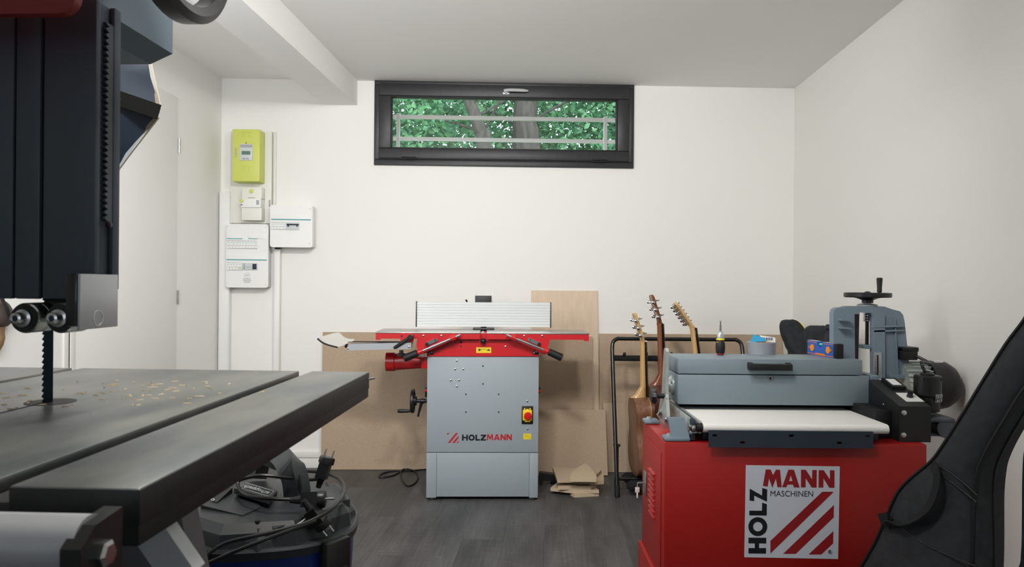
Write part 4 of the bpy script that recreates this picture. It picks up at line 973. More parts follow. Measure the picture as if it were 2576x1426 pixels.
q = V((xa-.024, by0+.014, BZ_-.016)); B().lathe([(.009, 0), (.009, .006), (.004, .010)], q, (-1, 0, 0), 12).obj('rail_bolt', 'steel', ds)
q = V((xa-.035, by0+.04, BZ_-.008)); B().lathe([(.005, 0), (.005, .004), (.002, .006)], q, (-1, 0, 0), 12).obj('rail_bolt', 'steel', ds)
# slotted front plate
pa, pb = S.y(1783, 1125, -.026), S.y(2197, 1086, -.026)
holes = []
for px_, py_ in ((1798, 1095), (1991, 1096), (2183, 1097), (1868, 1113), (2112, 1114)):
    q = S.y(px_, py_, -.026); holes.append([q + V((dx, 0, dz_)) for dx, dz_ in ((-.005, -.004), (.005, -.004), (.0085, -.0015), (.0085, .0015), (.005, .004), (-.005, .004), (-.0085, .0015), (-.0085, -.0015))])
B().prism([pa, V((pb.x, pa.y, pa.z)), pb, V((pa.x, pa.y, pb.z))], (0, .004, 0), holes).box((pa.x, pa.y+.004, pb.z-.004), (pb.x, .03, pb.z), .001).obj('slotted_plate', 'dark_plate', ds, 0)
B().box((pa.x+.01, .03, CT), (pb.x-.01, .36, BZ_-.06), .002).obj('bed_support', 'gasket', ds)
B().box((xb+.003, .08, CT+.001), (KX0_, CD-.02, BZ_+.03), .002).obj('side_frame', 'gasket', ds)
# hood
HYF = .24
hx0, hx1 = S.y(1705.5, 960, HYF).x, S.y(2187, 960, HYF).x; hz0, hzs, hz1 = S.y(1940, 1019, HYF).z, S.y(1940, 943, HYF).z, S.y(1940, 903.5, HYF).z
HB = S.z(1940, 890.5, hz1).y
def hoodring(z0, z1, x0, x1, nm, bev):
    return B().box((x0, HYF, z0), (x1, HB, z1), bev).obj(nm, 'sander_grey', ds)
hoodring(hz0, hzs-.0015, hx0, hx1, 'drum_housing', .003)
ld = hoodring(hzs+.0015, hz1, hx0, S.y(2170, 920, HYF).x, 'dust_lid', .003)
B().cyl((hx0+.02, (HYF+HB)/2, hz0+.02), (hx1-.01, (HYF+HB)/2, hz0+.02), .045, n=24).obj('sanding_drum', 'nylon_dark', ds)
a, e = S.y(1886, 932, HYF-.03), S.y(1994, 916, HYF-.03)
B().box((a.x, HYF-.034, a.z), (e.x, HYF-.012, e.z), .003).box((a.x, HYF-.02, a.z+.002), (a.x+.016, HYF, e.z+.003), .002).box((e.x-.016, HYF-.02, a.z+.002), (e.x, HYF, e.z+.003), .002).obj('lid_handle', 'black_plastic', ld)
q = S.y(1937, 951, HYF); lk2 = B().ring([(.0045, 0), (.0085, 0), (.0085, .004), (.0045, .004)], q, (0, -1, 0), 18).obj('lock_ring', 'steel', ds)
B().cyl(q + V((0, .002, 0)), q - V((0, .001, 0)), .0045, n=12).obj('lock_core', 'gasket', lk2)
q = S.x(1690, 968, hx0); q = V((hx0, HYF+.09, q.z)); bh = B().lathe([(.036, 0), (.036, .006), (.026, .012), (.022, .02), (.008, .024)], q, (-1, 0, 0), 24).obj('bearing_flange', 'zinc', ds)
for k in range(3):
    a = math.radians(30+120*k); B().lathe([(.006, 0), (.006, .005), (.003, .007)], q + V((-.006, math.cos(a)*.03, math.sin(a)*.03)), (-1, 0, 0), 8).obj('flange_bolt', 'steel', bh)
# left upright plate, knob and castings
ux = S.y(1676, 960, .25).x; ut = S.y(1676, 876, .25).z
up_ = B().prism([V((ux-.006, .20, CT+.035)), V((ux-.006, .36, CT+.035)), V((ux-.006, .30, CT+.12)), V((ux-.006, .27, ut-.01)), V((ux-.006, .262, ut)), V((ux-.006, .24, ut)), V((ux-.006, .232, ut-.01)), V((ux-.006, .232, CT+.12))], (.011, 0, 0)).obj('height_plate', 'zinc', ds, 20)
fl_ = [S.y(x, y, .225) for x, y in ((1672, 1000), (1680, 1000), (1683, 1040), (1689, 1062), (1689, 1072), (1664, 1062), (1652, 1043), (1664, 1030))]
B().prism(fl_, (0, .006, 0)).obj('plate_gusset', 'zinc', up_, 20)
for x, y in ((1660, 1040), (1676, 1056)):
    q = S.y(x, y, .222); B().lathe([(.0085, 0), (.0085, -.004), (.006, -.009)], q, (0, 1, 0), 12).obj('gusset_bolt', 'steel', up_)
q = S.y(1672, 996, .25); q = V((ux-.008, .25, q.z)); kn = B().cyl(q, q - V((.028, 0, 0)), .009, n=12).obj('knob_stem', 'black_plastic', ds)
rings = []
for xx, s_ in ((0, .75), (.004, 1), (.014, 1), (.02, .8), (.022, .4)):
    rings.append([q + V((-.026-xx, math.cos(2*math.pi*k/30)*.026*s_*(1+.14*math.cos(6*2*math.pi*k/30)), math.sin(2*math.pi*k/30)*.026*s_*(1+.14*math.cos(6*2*math.pi*k/30)))) for k in range(30)])
B().quads(rings).obj('star_knob', 'black_plastic', kn)
def casting(y0, xs, nm, ribs):
    x0, x1 = S.y(xs[0], 1100, y0).x, S.y(xs[1], 1100, y0).x
    c_ = B().box((x0, y0, CT), (x1, y0+.06, CT+.014), .006).obj(nm, 'casting_grey', ds)
    if ribs: B().prism([V((x0+.024, y0+.008, CT+.013)), V((x1-.002, y0+.008, CT+.013)), V((x1-.014, y0+.03, CT+.072)), V((x0+.016, y0+.03, CT+.072))], (0, .02, 0)).obj('rib', 'casting_grey', c_, 20)
    q = V((x0+.02, y0+.03, CT+.014)); B().lathe([(.011, 0), (.011, .003), (.008, .003), (.008, .008)], q, (0, 0, 1), 6).obj('anchor_bolt', 'zinc', c_)
casting(.004, (1673, 1738), 'base_casting', True); casting(.30, (1622, 1660), 'base_casting', False)
B().box((S.y(1738, 1090, .01).x, .012, CT+.004), (S.y(1750, 1090, .01).x, .2, CT+.07), .002).obj('side_bracket', 'dark_plate', ds)
for x, y in ((1737, 1073), (1739, 1089)):
    q = S.y(x, y, .008); B().lathe([(.0075, 0), (.0065, -.005), (.003, -.007)], q + V((.0, .004, 0)), (0, 1, 0), 12).obj('hex_bolt', 'steel', ds)
# control box on the right
KX0, KX1 = S.y(2263, 1060, .03).x, S.y(2342, 1060, .03).x; ky0, ky1 = .03, .25
kz0 = S.y(2300, 1113, ky0).z+.001; kzf = S.y(2300, 1022, ky0).z; kzb = S.y(2200, 955, ky1).z
cbx = B().prism([V((KX0, ky0, max(kz0, CT))), V((KX0, ky0, kzf)), V((KX0, ky1, kzb)), V((KX0, ky1, CT))], (KX1-KX0, 0, 0)).obj('control_box', 'box_black', ds, 0)
for x, y in ((2273.5, 1038), (2272.5, 1094)):
    q = S.y(x, y, ky0); B().lathe([(.0085, 0), (.008, -.004), (.004, -.006)], q, (0, 1, 0), 16).obj('box_screw', 'alu', cbx)
q = S.x(2222, 1017, KX0); B().lathe([(.003, 0), (.002, .002)], q, (-1, 0, 0), 10).obj('side_screw', 'steel', cbx)
sl_ = (V((0, ky1, kzb))-V((0, ky0, kzf))).normalized(); nrm = V((0, -sl_.z, sl_.y))
def onlid(u, v): return V((KX0 + (KX1-KX0)*u, ky0, kzf)) + sl_*v*(V((0, ky1, kzb))-V((0, ky0, kzf))).length
def lidbox(u0, u1, v0, v1, h, nm, m, par, bev=0):
    p_ = [onlid(u0, v0), onlid(u1, v0), onlid(u1, v1), onlid(u0, v1)]
    return B().prism([q + nrm*.0002 for q in p_], nrm*h).obj(nm, m, par, 0)
gm = lidbox(.42, .88, .60, .95, .012, 'ammeter', 'black_plastic', ds)
o = lidbox(.50, .80, .66, .90, .0128, 'ammeter_face', 'label_white', gm)
o = lidbox(.40, .98, .16, .48, .0008, 'dial_label', 'label_white', cbx)
q = onlid(.70, .33); B().lathe([(.0105, 0), (.0105, .006), (.0085, .008), (.0085, .022), (.006, .024)], q, nrm, 18).obj('speed_knob', 'black_plastic', cbx)
# yoke casting
YY = .34
yk = [S.y(x, y, YY) for x, y in ((2097, 952), (2096.5, 788), (2100, 778), (2108, 774), (2122, 773), (2130, 770), (2225, 771), (2245, 778), (2264, 783), (2272, 792), (2276, 810), (2291, 952), (2200, 952), (2199, 797), (2192, 787), (2163, 786), (2160, 800), (2152, 952))]
yo = B().prism(yk, (0, .035, 0)).obj('yoke', 'casting_grey', ds, 25)
def yr(pts, d, nm='yoke_rib', m='casting_grey'): return B().prism([S.y(x, y, YY-d) for x, y in pts], (0, d+.002, 0)).obj(nm, m, yo, 0)
yr([(2200, 952), (2199, 800), (2195, 788), (2203, 784), (2226, 790), (2227, 952)], .012); yr([(2250, 800), (2253, 800), (2262, 952), (2258, 952)], .008)
yr([(2198, 820), (2275, 818), (2276, 822), (2198, 824)], .014); yr([(2198, 831), (2275, 829), (2276, 833), (2198, 835)], .012); yr([(2240, 952), (2291, 952), (2289, 944), (2240, 944)], .02)
for y in (803, 823): yr([(2117, y), (2142, y+1), (2142, y+5), (2117, y+4)], .03)
yr([(2150, 790), (2162, 790), (2158, 952), (2152, 952)], .0005, 'inner_edge', 'gasket')
rl = B().prism([S.y(x, y, YY-.016) for x, y in ((2200, 886), (2218, 887), (2219, 954), (2197, 952))], (0, .003, 0)).obj('depth_scale', 'alu', ds, 0)
B().prism([S.y(x, y, YY-.018) for x, y in ((2207, 893), (2210, 893), (2210, 950), (2207, 950))], (0, .003, 0)).obj('scale_slot', 'gasket', rl, 0)
for k in range(18):
    y = 893+3.2*k; B().prism([S.y(x, yy, YY-.0165) for x, yy in ((2200.5, y), (2204 if k % 5 else 2206, y), (2204 if k % 5 else 2206, y+.8), (2200.5, y+.8))], (0, .0004, 0)).obj('scale_mark', 'print_dark', rl, 0)
B().box((S.y(2187, 940, .3).x-.02, .25, hz0+.01), (S.y(2196, 940, .3).x, .42, hzs), .004).obj('slide_block', 'casting_grey', ds, 20)
sc = S.y(2181, 840, YY+.05)
zt_ = S.y(2181, 770, YY+.05).z; zbm = S.y(2181, 872, YY+.05).z
ls = B().cyl((sc.x, YY+.05, zbm), (sc.x, YY+.05, zt_+.02), .0065, n=14).obj('lead_screw', 'black_metal', ds)
wz = S.y(2181, 800, YY+.05).z
for k in range(4): B().lathe([(.011, 0), (.014, .002), (.014, .006), (.011, .008)], (sc.x, YY+.05, wz-.012+.009*k), (0, 0, 1), 16).obj('spring_washer', 'steel', ls)
B().box((sc.x-.02, YY+.02, zbm-.006), (sc.x+.025, YY+.09, zbm+.008), .002).obj('lift_lug', 'casting_grey', ls)
B().lathe([(.034, 0), (.036, .003), (.036, .008), (.03, .01), (.014, .012), (.014, .016)], (sc.x, YY+.05, zt_-.002), (0, 0, 1), 24).obj('bearing_flange', 'zinc', ls)
wz0 = S.y(2181, 748, YY+.05).z; wz1 = S.y(2181, 736, YY+.05).z; wr_ = (S.y(2238, 742, YY+.05).x-S.y(2127, 742, YY+.05).x)/2; wcx = S.y(2182.5, 742, YY+.05).x
hwl = B().lathe([(.02, S.y(2181, 762, YY+.05).z-wz0), (.02, -.01), (.035, -.004), (.05, 0), (wr_-.003, 0), (wr_, .003), (wr_, wz1-wz0-.002), (wr_-.003, wz1-wz0), (wr_-.012, wz1-wz0), (wr_-.014, wz1-wz0-.006), (.02, wz1-wz0-.006), (.012, wz1-wz0+.001), (.006, wz1-wz0+.005)], (wcx, YY+.05, wz0), (0, 0, 1), 36).obj('height_handwheel', 'black_plastic', ds)
B().lathe([(.006, 0), (.0065, .004), (.009, .006), (.0085, .02), (.0105, .05), (.0105, .056), (.008, .058)], (S.y(2209, 740, YY+.03).x, YY+.02, wz1-.002), (0, 0, 1), 16).obj('crank_handle', 'black_plastic', hwl)
# main motor
MY = .36; mc = S.y(2330, 967, MY); mr_ = .088; mx0, mx1 = S.y(2283, 967, MY).x, S.y(2398, 967, MY).x
mo = B().cyl((mx0-.03, MY, mc.z), (mx0+.06, MY, mc.z), mr_*.86, n=28).obj('motor', 'zinc', ds)
for k in range(26):
    a = 2*math.pi*k/26; d = V((0, math.cos(a), math.sin(a))); p_ = V((0, MY, mc.z))
    B().strip([V((mx0-.03, 0, 0)) + p_ + d*(mr_*.9), V((mx0+.06, 0, 0)) + p_ + d*(mr_*.9)], .014, .003, d).obj('cooling_fin', 'zinc', mo)
B().lathe([(mr_, 0), (mr_+.002, .05), (mr_*.97, .07), (mr_*.8, .094), (mr_*.4, .104), (.001, .105)], (mx1-.105, MY, mc.z), (1, 0, 0), 36).obj('fan_cowl', 'black_plastic', mo)
a, e = S.y(2284, 906, MY-.05), S.y(2310, 875, MY-.05); B().box((a.x-.02, MY-.05, a.z), (e.x, MY+.05, e.z), .004).box((a.x-.02, MY-.052, e.z-.014), (e.x+.002, MY+.052, e.z+.002), .003).obj('terminal_box', 'black_plastic', mo)
o = B().box((mx1-.085, MY-.03, mc.z+mr_-.004), (mx1-.055, MY+.0, mc.z+mr_+.002)).obj('rating_label', 'label_white', mo, 0)
# belt drive motor and gearbox
dm = S.y(2333, 1000, .14); dr_ = .0425; dz0, dz1 = S.y(2333, 1036, .12).z, S.y(2333, 945, .12).z
dmo = B().lathe([(dr_*.85, 0), (dr_*.9, .004), (dr_*.9, .05), (dr_, .055), (dr_, dz1-dz0-.004), (dr_-.004, dz1-dz0)], (dm.x, .14, dz0), (0, 0, 1), 30).obj('feed_motor', 'black_plastic', ds)
B().lathe([(.022, 0), (.022, .006), (.012, .010), (.008, .014)], (dm.x, .14, dz1), (0, 0, 1), 16).obj('motor_cap', 'black_plastic', dmo)
for ang in (-55, -48, 225):
    a = math.radians(ang); d = V((math.cos(a), math.sin(a), 0)); B().box(V((dm.x, .14, dz1-.016)) + d*(dr_-.001) - V((.002, .002, 0)), V((dm.x, .14, dz1-.006)) + d*(dr_-.001) + V((.002, .002, 0))).obj('vent_slot', 'gasket', dmo)
def wrap(ang0, ang1, z0, z1, r_, nm, m):
    n_ = 8; rg = []
    for k in range(n_+1):
        a = math.radians(ang0 + (ang1-ang0)*k/n_); d = V((math.cos(a), math.sin(a), 0)); c_ = V((dm.x, .14, 0))
        rg.append([c_ + d*r_ + V((0, 0, z0)), c_ + d*r_ + V((0, 0, z1)), c_ + d*(r_-.0006) + V((0, 0, z1)), c_ + d*(r_-.0006) + V((0, 0, z0))])
    return B().quads(rg).obj(nm, m, dmo, 40)
lz0, lz1 = S.y(2350, 1012, .1).z, S.y(2350, 992, .1).z
wrap(-86, -18, lz0, lz1, dr_+.0009, 'rating_frame', 'print_grey'); wrap(-85, -19, lz0+.002, lz1-.002, dr_+.0014, 'rating_plate', 'black_plastic'); wrap(-86, -18, (lz0+lz1)/2-.0005, (lz0+lz1)/2+.0005, dr_+.0018, 'rating_line', 'print_grey')
def curved_text(body, ang, z, size, nm='rating_text'):
    for k, ch in enumerate(body):
        if ch == ' ': continue
        a = math.radians(ang + k*size*.62/dr_*57.3)
        Mx = Matrix.Translation((dm.x + math.cos(a)*(dr_+.002), .14 + math.sin(a)*(dr_+.002), z)) @ Matrix.Rotation(a+math.pi/2, 4, 'Z') @ RX90
        text(nm, ch, size, Mx, 'meter_grey', dmo, extrude=.0002, align='CENTER', offset=.0002)
curved_text('DC24V', -78, (lz0+lz1)/2+.0025, .0115); curved_text('60 W', -78, lz0+.003, .0105)
gb = S.y(2358, 1070, .14)
B().box((KX1-.002, .10, CT+.005), (gb.x+.03, .19, gb.z-.02), .005).cyl((gb.x+.005, .09, gb.z-.0), (gb.x+.005, .18, gb.z), .034, n=24).box((KX1-.002, .085, gb.z+.02), (gb.x+.03, .2, gb.z+.034), .005).obj('gearbox', 'gear_grey', ds)
a = V((S.y(2303, 897, .3).x, .32, S.y(2303, 897, .3).z)); e = V((dm.x-.01, .14, dz1+.012))
B().tube(spl([a, a + V((.015, -.01, -.002)), a + V((.03, -.06, -.02)), e + V((0, .02, .03)), e], 6), .0055, 8).obj('motor_cable', 'cable', ds)

# ---------------------------------------------------------------- things lying on the sander hood
HZ = S.M @ V((0, 0, hz1)); hz = HZ.z
p = G.z(1812, 893, hz)
sd = thing('screwdriver', 'stubby black and yellow ratchet screwdriver standing upright on the sander', 'screwdriver', p, 0)
u = p.y/F
B().lathe([(.0001, 0), (.011*1, 0), (.0125, .004), (.0165, .012), (.0175, .03), (.0165, .05), (.0130, .056)], (0, 0, 0), (0, 0, 1), 20).obj('grip', 'black_rubber', sd)
B().lathe([(.0126, .003), (.0134, .004), (.0138, .006), (.0132, .007)], (0, 0, 0), (0, 0, 1), 20).obj('grip_ring', 'button_red', sd)
for k in range(3):
    B().box((-.0155+.0115*k-.002, -.0158 if k == 1 else -.012, .047), (-.0155+.0115*k+.007, -.010, .0495), .001).obj('yellow_mark', 'driver_yellow', sd)
B().lathe([(.0128, .056), (.0155, .057), (.0155, .061), (.0135, .062)], (0, 0, 0), (0, 0, 1), 20).obj('collar', 'driver_yellow', sd)
B().lathe([(.0115, .062), (.0125, .063), (.0125, .078), (.010, .084), (.006, .087), (.0042, .089)], (0, 0, 0), (0, 0, 1), 20).obj('ratchet_head', 'alu', sd)
B().lathe([(.0042, .088), (.0042, .112), (.0025, .113), (.0025, .124), (.0032, .125), (.002, .131)], (0, 0, 0), (0, 0, 1), 8).obj('bit', 'steel', sd)
p = G.z(1914.5, 889, hz)
tr = thing('duct_tape_roll', 'roll of silver duct tape with card core and barcode label', 'tape roll', p, 0)
trr = .0535; trh = .044
B().ring([(trr-.014, 0), (trr, 0), (trr, trh), (trr-.014, trh)], (0, 0, 0), (0, 0, 1), 40).obj('tape', 'tape_silver', tr)
B().ring([(trr-.018, 0), (trr-.014, 0), (trr-.014, trh+.0005), (trr-.018, trh+.0005)], (0, 0, 0), (0, 0, 1), 40).obj('core', 'card', tr)
B().prism([(.002, .022, .012), (.06, .012, .004), (.06, .016, trh+.016), (.004, .028, trh+.024)], (0, .001, 0)).obj('paper_label', 'label_white', tr, 0)
for k in range(9): 
    xx = .013+.0044*k; yy = .0262-.2*(xx-.004); B().prism([(xx, yy-.002, trh+.006), (xx+(.0026 if k % 2 else .0014), yy-.002, trh+.006), (xx+(.0026 if k % 2 else .0014), yy, trh+.016), (xx, yy, trh+.016)], (0, -.0012, 0)).obj('barcode_line', 'print_dark', tr, 0)
B().prism([(-.044, -.002, trh-.002), (.018, .0, trh+.004), (.022, .012, trh+.012), (-.024, .018, trh+.028), (-.03, .01, trh+.016)], (0, .001, .0005)).obj('wrapper_flap', 'blue_print', tr, 0)
# spirit level
l0, l1 = G.z(2104, 902, hz), G.z(2027, 888.5, hz); ang = math.atan2(l0.y-l1.y, l0.x-l1.x); Ln = (l0-l1).length
lv = thing('spirit_level', 'short blue and orange spirit level with black end caps', 'spirit level', l1, ang)
Hh = .052; Tk = .022
B().prism([(.01, 0, 0), (Ln-.012, 0, 0), (Ln-.012, 0, Hh), (Ln*.56, 0, Hh), (Ln*.53, 0, Hh*.66), (Ln*.41, 0, Hh*.66), (Ln*.38, 0, Hh), (.01, 0, Hh)], (0, Tk, 0)).obj('body', 'level_blue', lv, 0)
B().box((0, -.001, -.0), (.012, Tk+.001, Hh+.001), .003).obj('end_cap', 'black_rubber', lv)
cp = B().box((Ln-.018, -.002, 0), (Ln+.006, Tk+.002, Hh+.001), .003).obj('end_cap', 'black_rubber', lv)
for k in range(8): B().box((Ln-.016, -.003, .004+.006*k), (Ln+.0072, Tk+.003, .007+.006*k), .001).obj('grip_ridge', 'black_rubber', cp)
for fx in (.22, .74):
    q = V((Ln*fx, -.0015, Hh*.5)); o = B().ring([(.0105, 0), (.0135, 0), (.0135, .003), (.0105, .003)], q, (0, 1, 0), 22).obj('vial_ring', 'level_orange', lv)
    B().cyl(q + V((0, .0, 0)), q + V((0, .004, 0)), .0107, n=20).obj('vial_window', 'vial_orange', o)
    B().lathe([(.004, 0), (.004, .002), (.002, .003)], q + V((-.018 if fx < .5 else .018, .001, 0)), (0, -1, 0), 10).obj('rivet', 'level_orange', lv)
B().prism([(Ln*.30, -.0008, .002), (Ln*.66, -.0008, .002), (Ln*.62, -.0008, .009), (Ln*.34, -.0008, .009)], (0, .001, 0)).box((.012, -.0008, Hh-.006), (Ln*.37, 0, Hh-.004)).box((Ln*.57, -.0008, Hh-.006), (Ln-.018, 0, Hh-.004)).box((.012, -.0008, .003), (Ln*.3, 0, .005)).box((Ln*.66, -.0008, .003), (Ln-.018, 0, .005)).obj('orange_trim', 'level_orange', lv, 0)
B().box((.012, .0, Hh), (Ln*.37, Tk, Hh+.0008)).box((Ln*.57, 0, Hh), (Ln-.018, Tk, Hh+.0008)).obj('milled_edge', 'alu', lv, 0)
B().cyl((Ln*.42, Tk*.4, Hh*.8), (Ln*.52, Tk*.4, Hh*.8), .005, n=12).obj('vial', 'vial_green', lv)

# ---------------------------------------------------------------- big gig bag in the right foreground
n_ = V((-.9, -.436, 0)).normalized(); gz = at(2345, 1250, 2.0)
rzb = math.atan2(-.9, .436)      # local x points right and towards the camera
gb0 = V((gz.x, gz.y, 0)); Q = Fr(gb0, rzb)
bag = thing('guitar_bag', 'large black gig bag leaning in the right foreground against the wall', 'guitar bag', gb0, rzb, 'guitar bags')
Lp = [(2745, 545), (2705, 600), (2625, 720), (2576, 800), (2530, 862), (2475, 950), (2420, 1040), (2372, 1115), (2340, 1158), (2285, 1203), (2252, 1240), (2226, 1296), (2195, 1365), (2160, 1426), (2118, 1520), (2100, 1600), (2130, 1690), (2210, 1752)]
Rp = [(2785, 600), (2770, 720), (2700, 850), (2640, 915), (2576, 985), (2530, 1058), (2492, 1122), (2470, 1168), (2461, 1200), (2457, 1240), (2456, 1275), (2456, 1310), (2456, 1365), (2455, 1426), (2450, 1520), (2440, 1600), (2415, 1690), (2370, 1752)]
rings = []; front = []
for k, (l_, r_) in enumerate(zip(Lp, Rp)):
    bk = (.16, .06)[k] if k < 2 else 0; a, e = Q.y(*l_, 0) + V((0, bk, 0)), Q.y(*r_, 0) + V((0, bk, 0)); d = e-a; Dp = V((0, .118 if k > 7 else .085+.004*k, 0)); mid = (a+e)/2
    rg = [a + V((0, .012, 0)), a + d*.03, a + d*.25 - V((0, .012, 0)), mid - V((0, .016, 0)), a + d*.75 - V((0, .012, 0)), e - d*.03, e + V((0, .012, 0)) + d*.005, e + Dp*.5 + d*.03, e + Dp, a + d*.75 + Dp, mid + Dp*1.05, a + d*.25 + Dp, a + Dp, a + Dp*.5 - d*.02]
    rings.append(rg); front.append((a, e))
rings = [list(r) for r in zip(*[spl([r[k] for r in rings], 4) for k in range(14)])]
for r in rings:
    for q in r: q.z = max(q.z, .004)
B().quads(rings).obj('bag_shell', 'nylon_black', bag, 50)
B().tube([r[1] - V((0, .002, 0)) for r in rings], .0045, 6).obj('piping', 'piping_black', bag)
B().tube([r[5] - V((0, .002, 0)) for r in rings], .0048, 6).obj('piping', 'piping_black', bag)
B().tube([r[7] + V((.001, 0, 0)) for r in rings], .0035, 6).obj('zip', 'piping_black', bag)
def fpt(px_, py_, d=-.014): return Q.y(px_, py_, d)
for pl in (((2350, 1165), (2400, 1195), (2458, 1245)), ((2342, 1180), (2390, 1210), (2456, 1262)), ((2245, 1310), (2330, 1370), (2420, 1410), (2455, 1424))):
    B().tube(spl([fpt(*q, -.0165) for q in pl], 5), .002, 5).obj('seam', 'piping_black', bag)
hp = spl([fpt(x, y, d) for x, y, d in ((2344, 1168, -.02), (2356, 1190, -.034), (2354, 1230, -.04), (2335, 1275, -.04), (2300, 1305, -.036), (2262, 1320, -.03), (2232, 1318, -.024))], 5)
B().strip(hp, .028, .004, (1, -.4, .5)).obj('carry_handle', 'nylon_dark', bag)
B().strip([fpt(2222, 1290, -.02), fpt(2228, 1312, -.022), fpt(2242, 1318, -.02)], .03, .012, (1, 0, -.6)).obj('handle_tab', 'nylon_dark', bag)
sp_ = [Q.y(x, y, .06) for x, y in ((2620, 1060), (2594, 1130), (2588, 1200), (2587, 1300), (2585, 1390), (2575, 1440), (2520, 1500))]
B().strip(spl(sp_, 5), .028, .005, (1, 0, 0)).obj('shoulder_strap', 'nylon_dark', bag)

# ---------------------------------------------------------------- workshop vacuum
vc = at(675, 1309, 1.74); vz = vc.z; vr = .205
vac = thing('workshop_vacuum', 'blue and black workshop vacuum cleaner beside the band saw table', 'vacuum cleaner', (vc.x, vc.y, 0), math.radians(12))
def vring(r, z, e=2.5, n=48, ph=0): return [V((q.x, q.y, z)) for q in sup((0, 0, 0), (r, 0, 0), (0, r*.97, 0), n, e)]
B().quads([vring(vr*.84, .06), vring(vr*.86, .07), vring(vr*.955, vz-.06), vring(vr*.965, vz-.01)]).obj('drum', 'vac_blue', vac, 50)
B().quads([vring(vr*.97, vz-.024), vring(vr*1.0, vz-.022), vring(vr*1.02, vz-.004), vring(vr*1.0, vz+.002), vring(vr*.9, vz+.003)]).obj('rim_band', 'vac_black', vac, 40)
def poly8(r, z, sq=1.0, a0=22.5, dx=0, dy=0):
    return [V((dx + r*math.cos(math.radians(a0+45*k)), dy + r*sq*math.sin(math.radians(a0+45*k)), z)) for k in range(8)]
head = B().quads([poly8(vr*1.0, vz), poly8(vr*.98, vz+.032), poly8(vr*.9, vz+.05), poly8(vr*.4, vz+.06)]).obj('motor_head', 'vac_black', vac, 15)
hq = B().quads([poly8(vr*.99, vz-.001, a0=0), poly8(vr*.97, vz+.015, a0=0), poly8(vr*.88, vz+.04, a0=0)]).obj('head_skirt', 'vac_black', vac, 15)
VF = Fr((vc.x, vc.y, 0), math.radians(12))
def vpt0(x, y, Zd): return VF.I @ at(x, y, Zd)
def vz_(px_, py_, z): return VF.z(px_, py_, z)
# raised switch console towards the camera
zc_ = vz+.09
cz_ = lambda x, y, up=0: VF.I @ at(x, y, 1.60 + (1296-y)/81*.17) + V((0, 0, up))
con = [cz_(x, y) for x, y in ((512, 1258), (560, 1225), (600, 1215), (650, 1262), (655, 1275), (610, 1296), (505, 1270))]
B().prism(con, (0, 0, -.022)).obj('switch_console', 'vac_black', head, 15)
sw = [cz_(x, y, .002) for x, y in ((525, 1258), (570, 1234), (585, 1240), (545, 1266))]
o = B().prism([sw[0], sw[1] + V((0, 0, .010)), sw[2] + V((0, 0, .010)), sw[3]], (0, 0, -.012)).obj('rocker_switch', 'black_plastic', vac, 0)
q = cz_(535, 1262, .0045); B().ring([(.0028, 0), (.0042, 0), (.0042, .0006), (.0028, .0006)], q, (0, -.3, 1), 16).obj('off_mark', 'label_white', o)
q = cz_(569, 1239, .0125); B().box(q - V((.0045, .001, .0003)), q + V((.0045, .001, .0006))).obj('on_mark', 'label_white', o)
q = VF.I @ at(648, 1310, 1.575); B().cyl(q - V((0, 0, .01)), q + V((0, 0, .001)), .006, n=14).obj('air_hole', 'gasket', head)
# back panels and vents
for pl, z in ((((780, 1215), (850, 1215), (880, 1255), (850, 1262), (800, 1240)), vz+.08), (((660, 1296), (770, 1262), (800, 1290), (690, 1330)), vz+.073)):
    B().prism([VF.I @ at(*q, (1.88 - (q[1]-1215)/47*.16) if z > vz+.075 else 1.56 + (1330-q[1])/68*.13) for q in pl], (0, 0, -.02)).obj('head_panel', 'vac_black', head, 15)
for pl in (((800, 1225), (806, 1222), (816, 1250), (809, 1250)), ((818, 1214), (824, 1213), (836, 1244), (828, 1245))):
    B().prism([VF.I @ at(q[0], q[1], 1.875 - (q[1]-1215)/47*.16) for q in pl], (0, 0, -.004)).obj('vent_slot', 'gasket', head, 0)
# carrying handle
hA, hB = vz_(748, 1252, vz+.058), vz_(640, 1200, vz+.058)
hpth = [hA, hA + V((-.004, .004, .035)), hA + V((-.014, .014, .062)), hA.lerp(hB, .3) + V((0, 0, .075)), hA.lerp(hB, .7) + V((0, 0, .075)), hB + V((.012, 0, .05)), hB]
B().strip(spl(hpth, 4), .05, .038, (.5, -.5, .1)).obj('carry_handle', 'vac_black', head, 40)
q = hA + V((.006, -.024, .03)); B().tube([q - V((0, 0, .025)), q, q + V((0, 0, .03))], [.001, .006, .001], 8).obj('handle_slot', 'gasket', head)
# logo plate, read from the other side
O_ = vpt0(689, 1236, 1.70); Xv = vpt0(617, 1215, 1.745)-O_; Yv = vpt0(675, 1249, 1.655)-O_; Nv = Xv.cross(Yv).normalized()
def lp_(u, v, h=0): return O_ + Xv*u + Yv*v + Nv*h
lw = text('logo_word', 'scheppach', 1.0, Matrix.Identity(4), 'meter_grey', vac, extrude=0, offset=.004)
xs = [v.co.x for v in lw.data.vertices]; ys = [v.co.y for v in lw.data.vertices]
for v in lw.data.vertices: v.co = lp_(.08 + .84*(v.co.x-min(xs))/(max(xs)-min(xs)), .16 + .68*(v.co.y-min(ys))/(max(ys)-min(ys)), .0012)
B().strip([lp_(u, v, .001) for u, v in ((0, 0), (1, 0), (1, 1), (0, 1))], .0008, .0011, Nv, closed=True).obj('logo_frame', 'meter_grey', vac)
B().prism([lp_(u, v) for u, v in ((-.08, -.25), (1.1, -.25), (1.12, 1.25), (-.1, 1.25))], -Nv*.012).obj('logo_plate', 'vac_black', vac, 0)
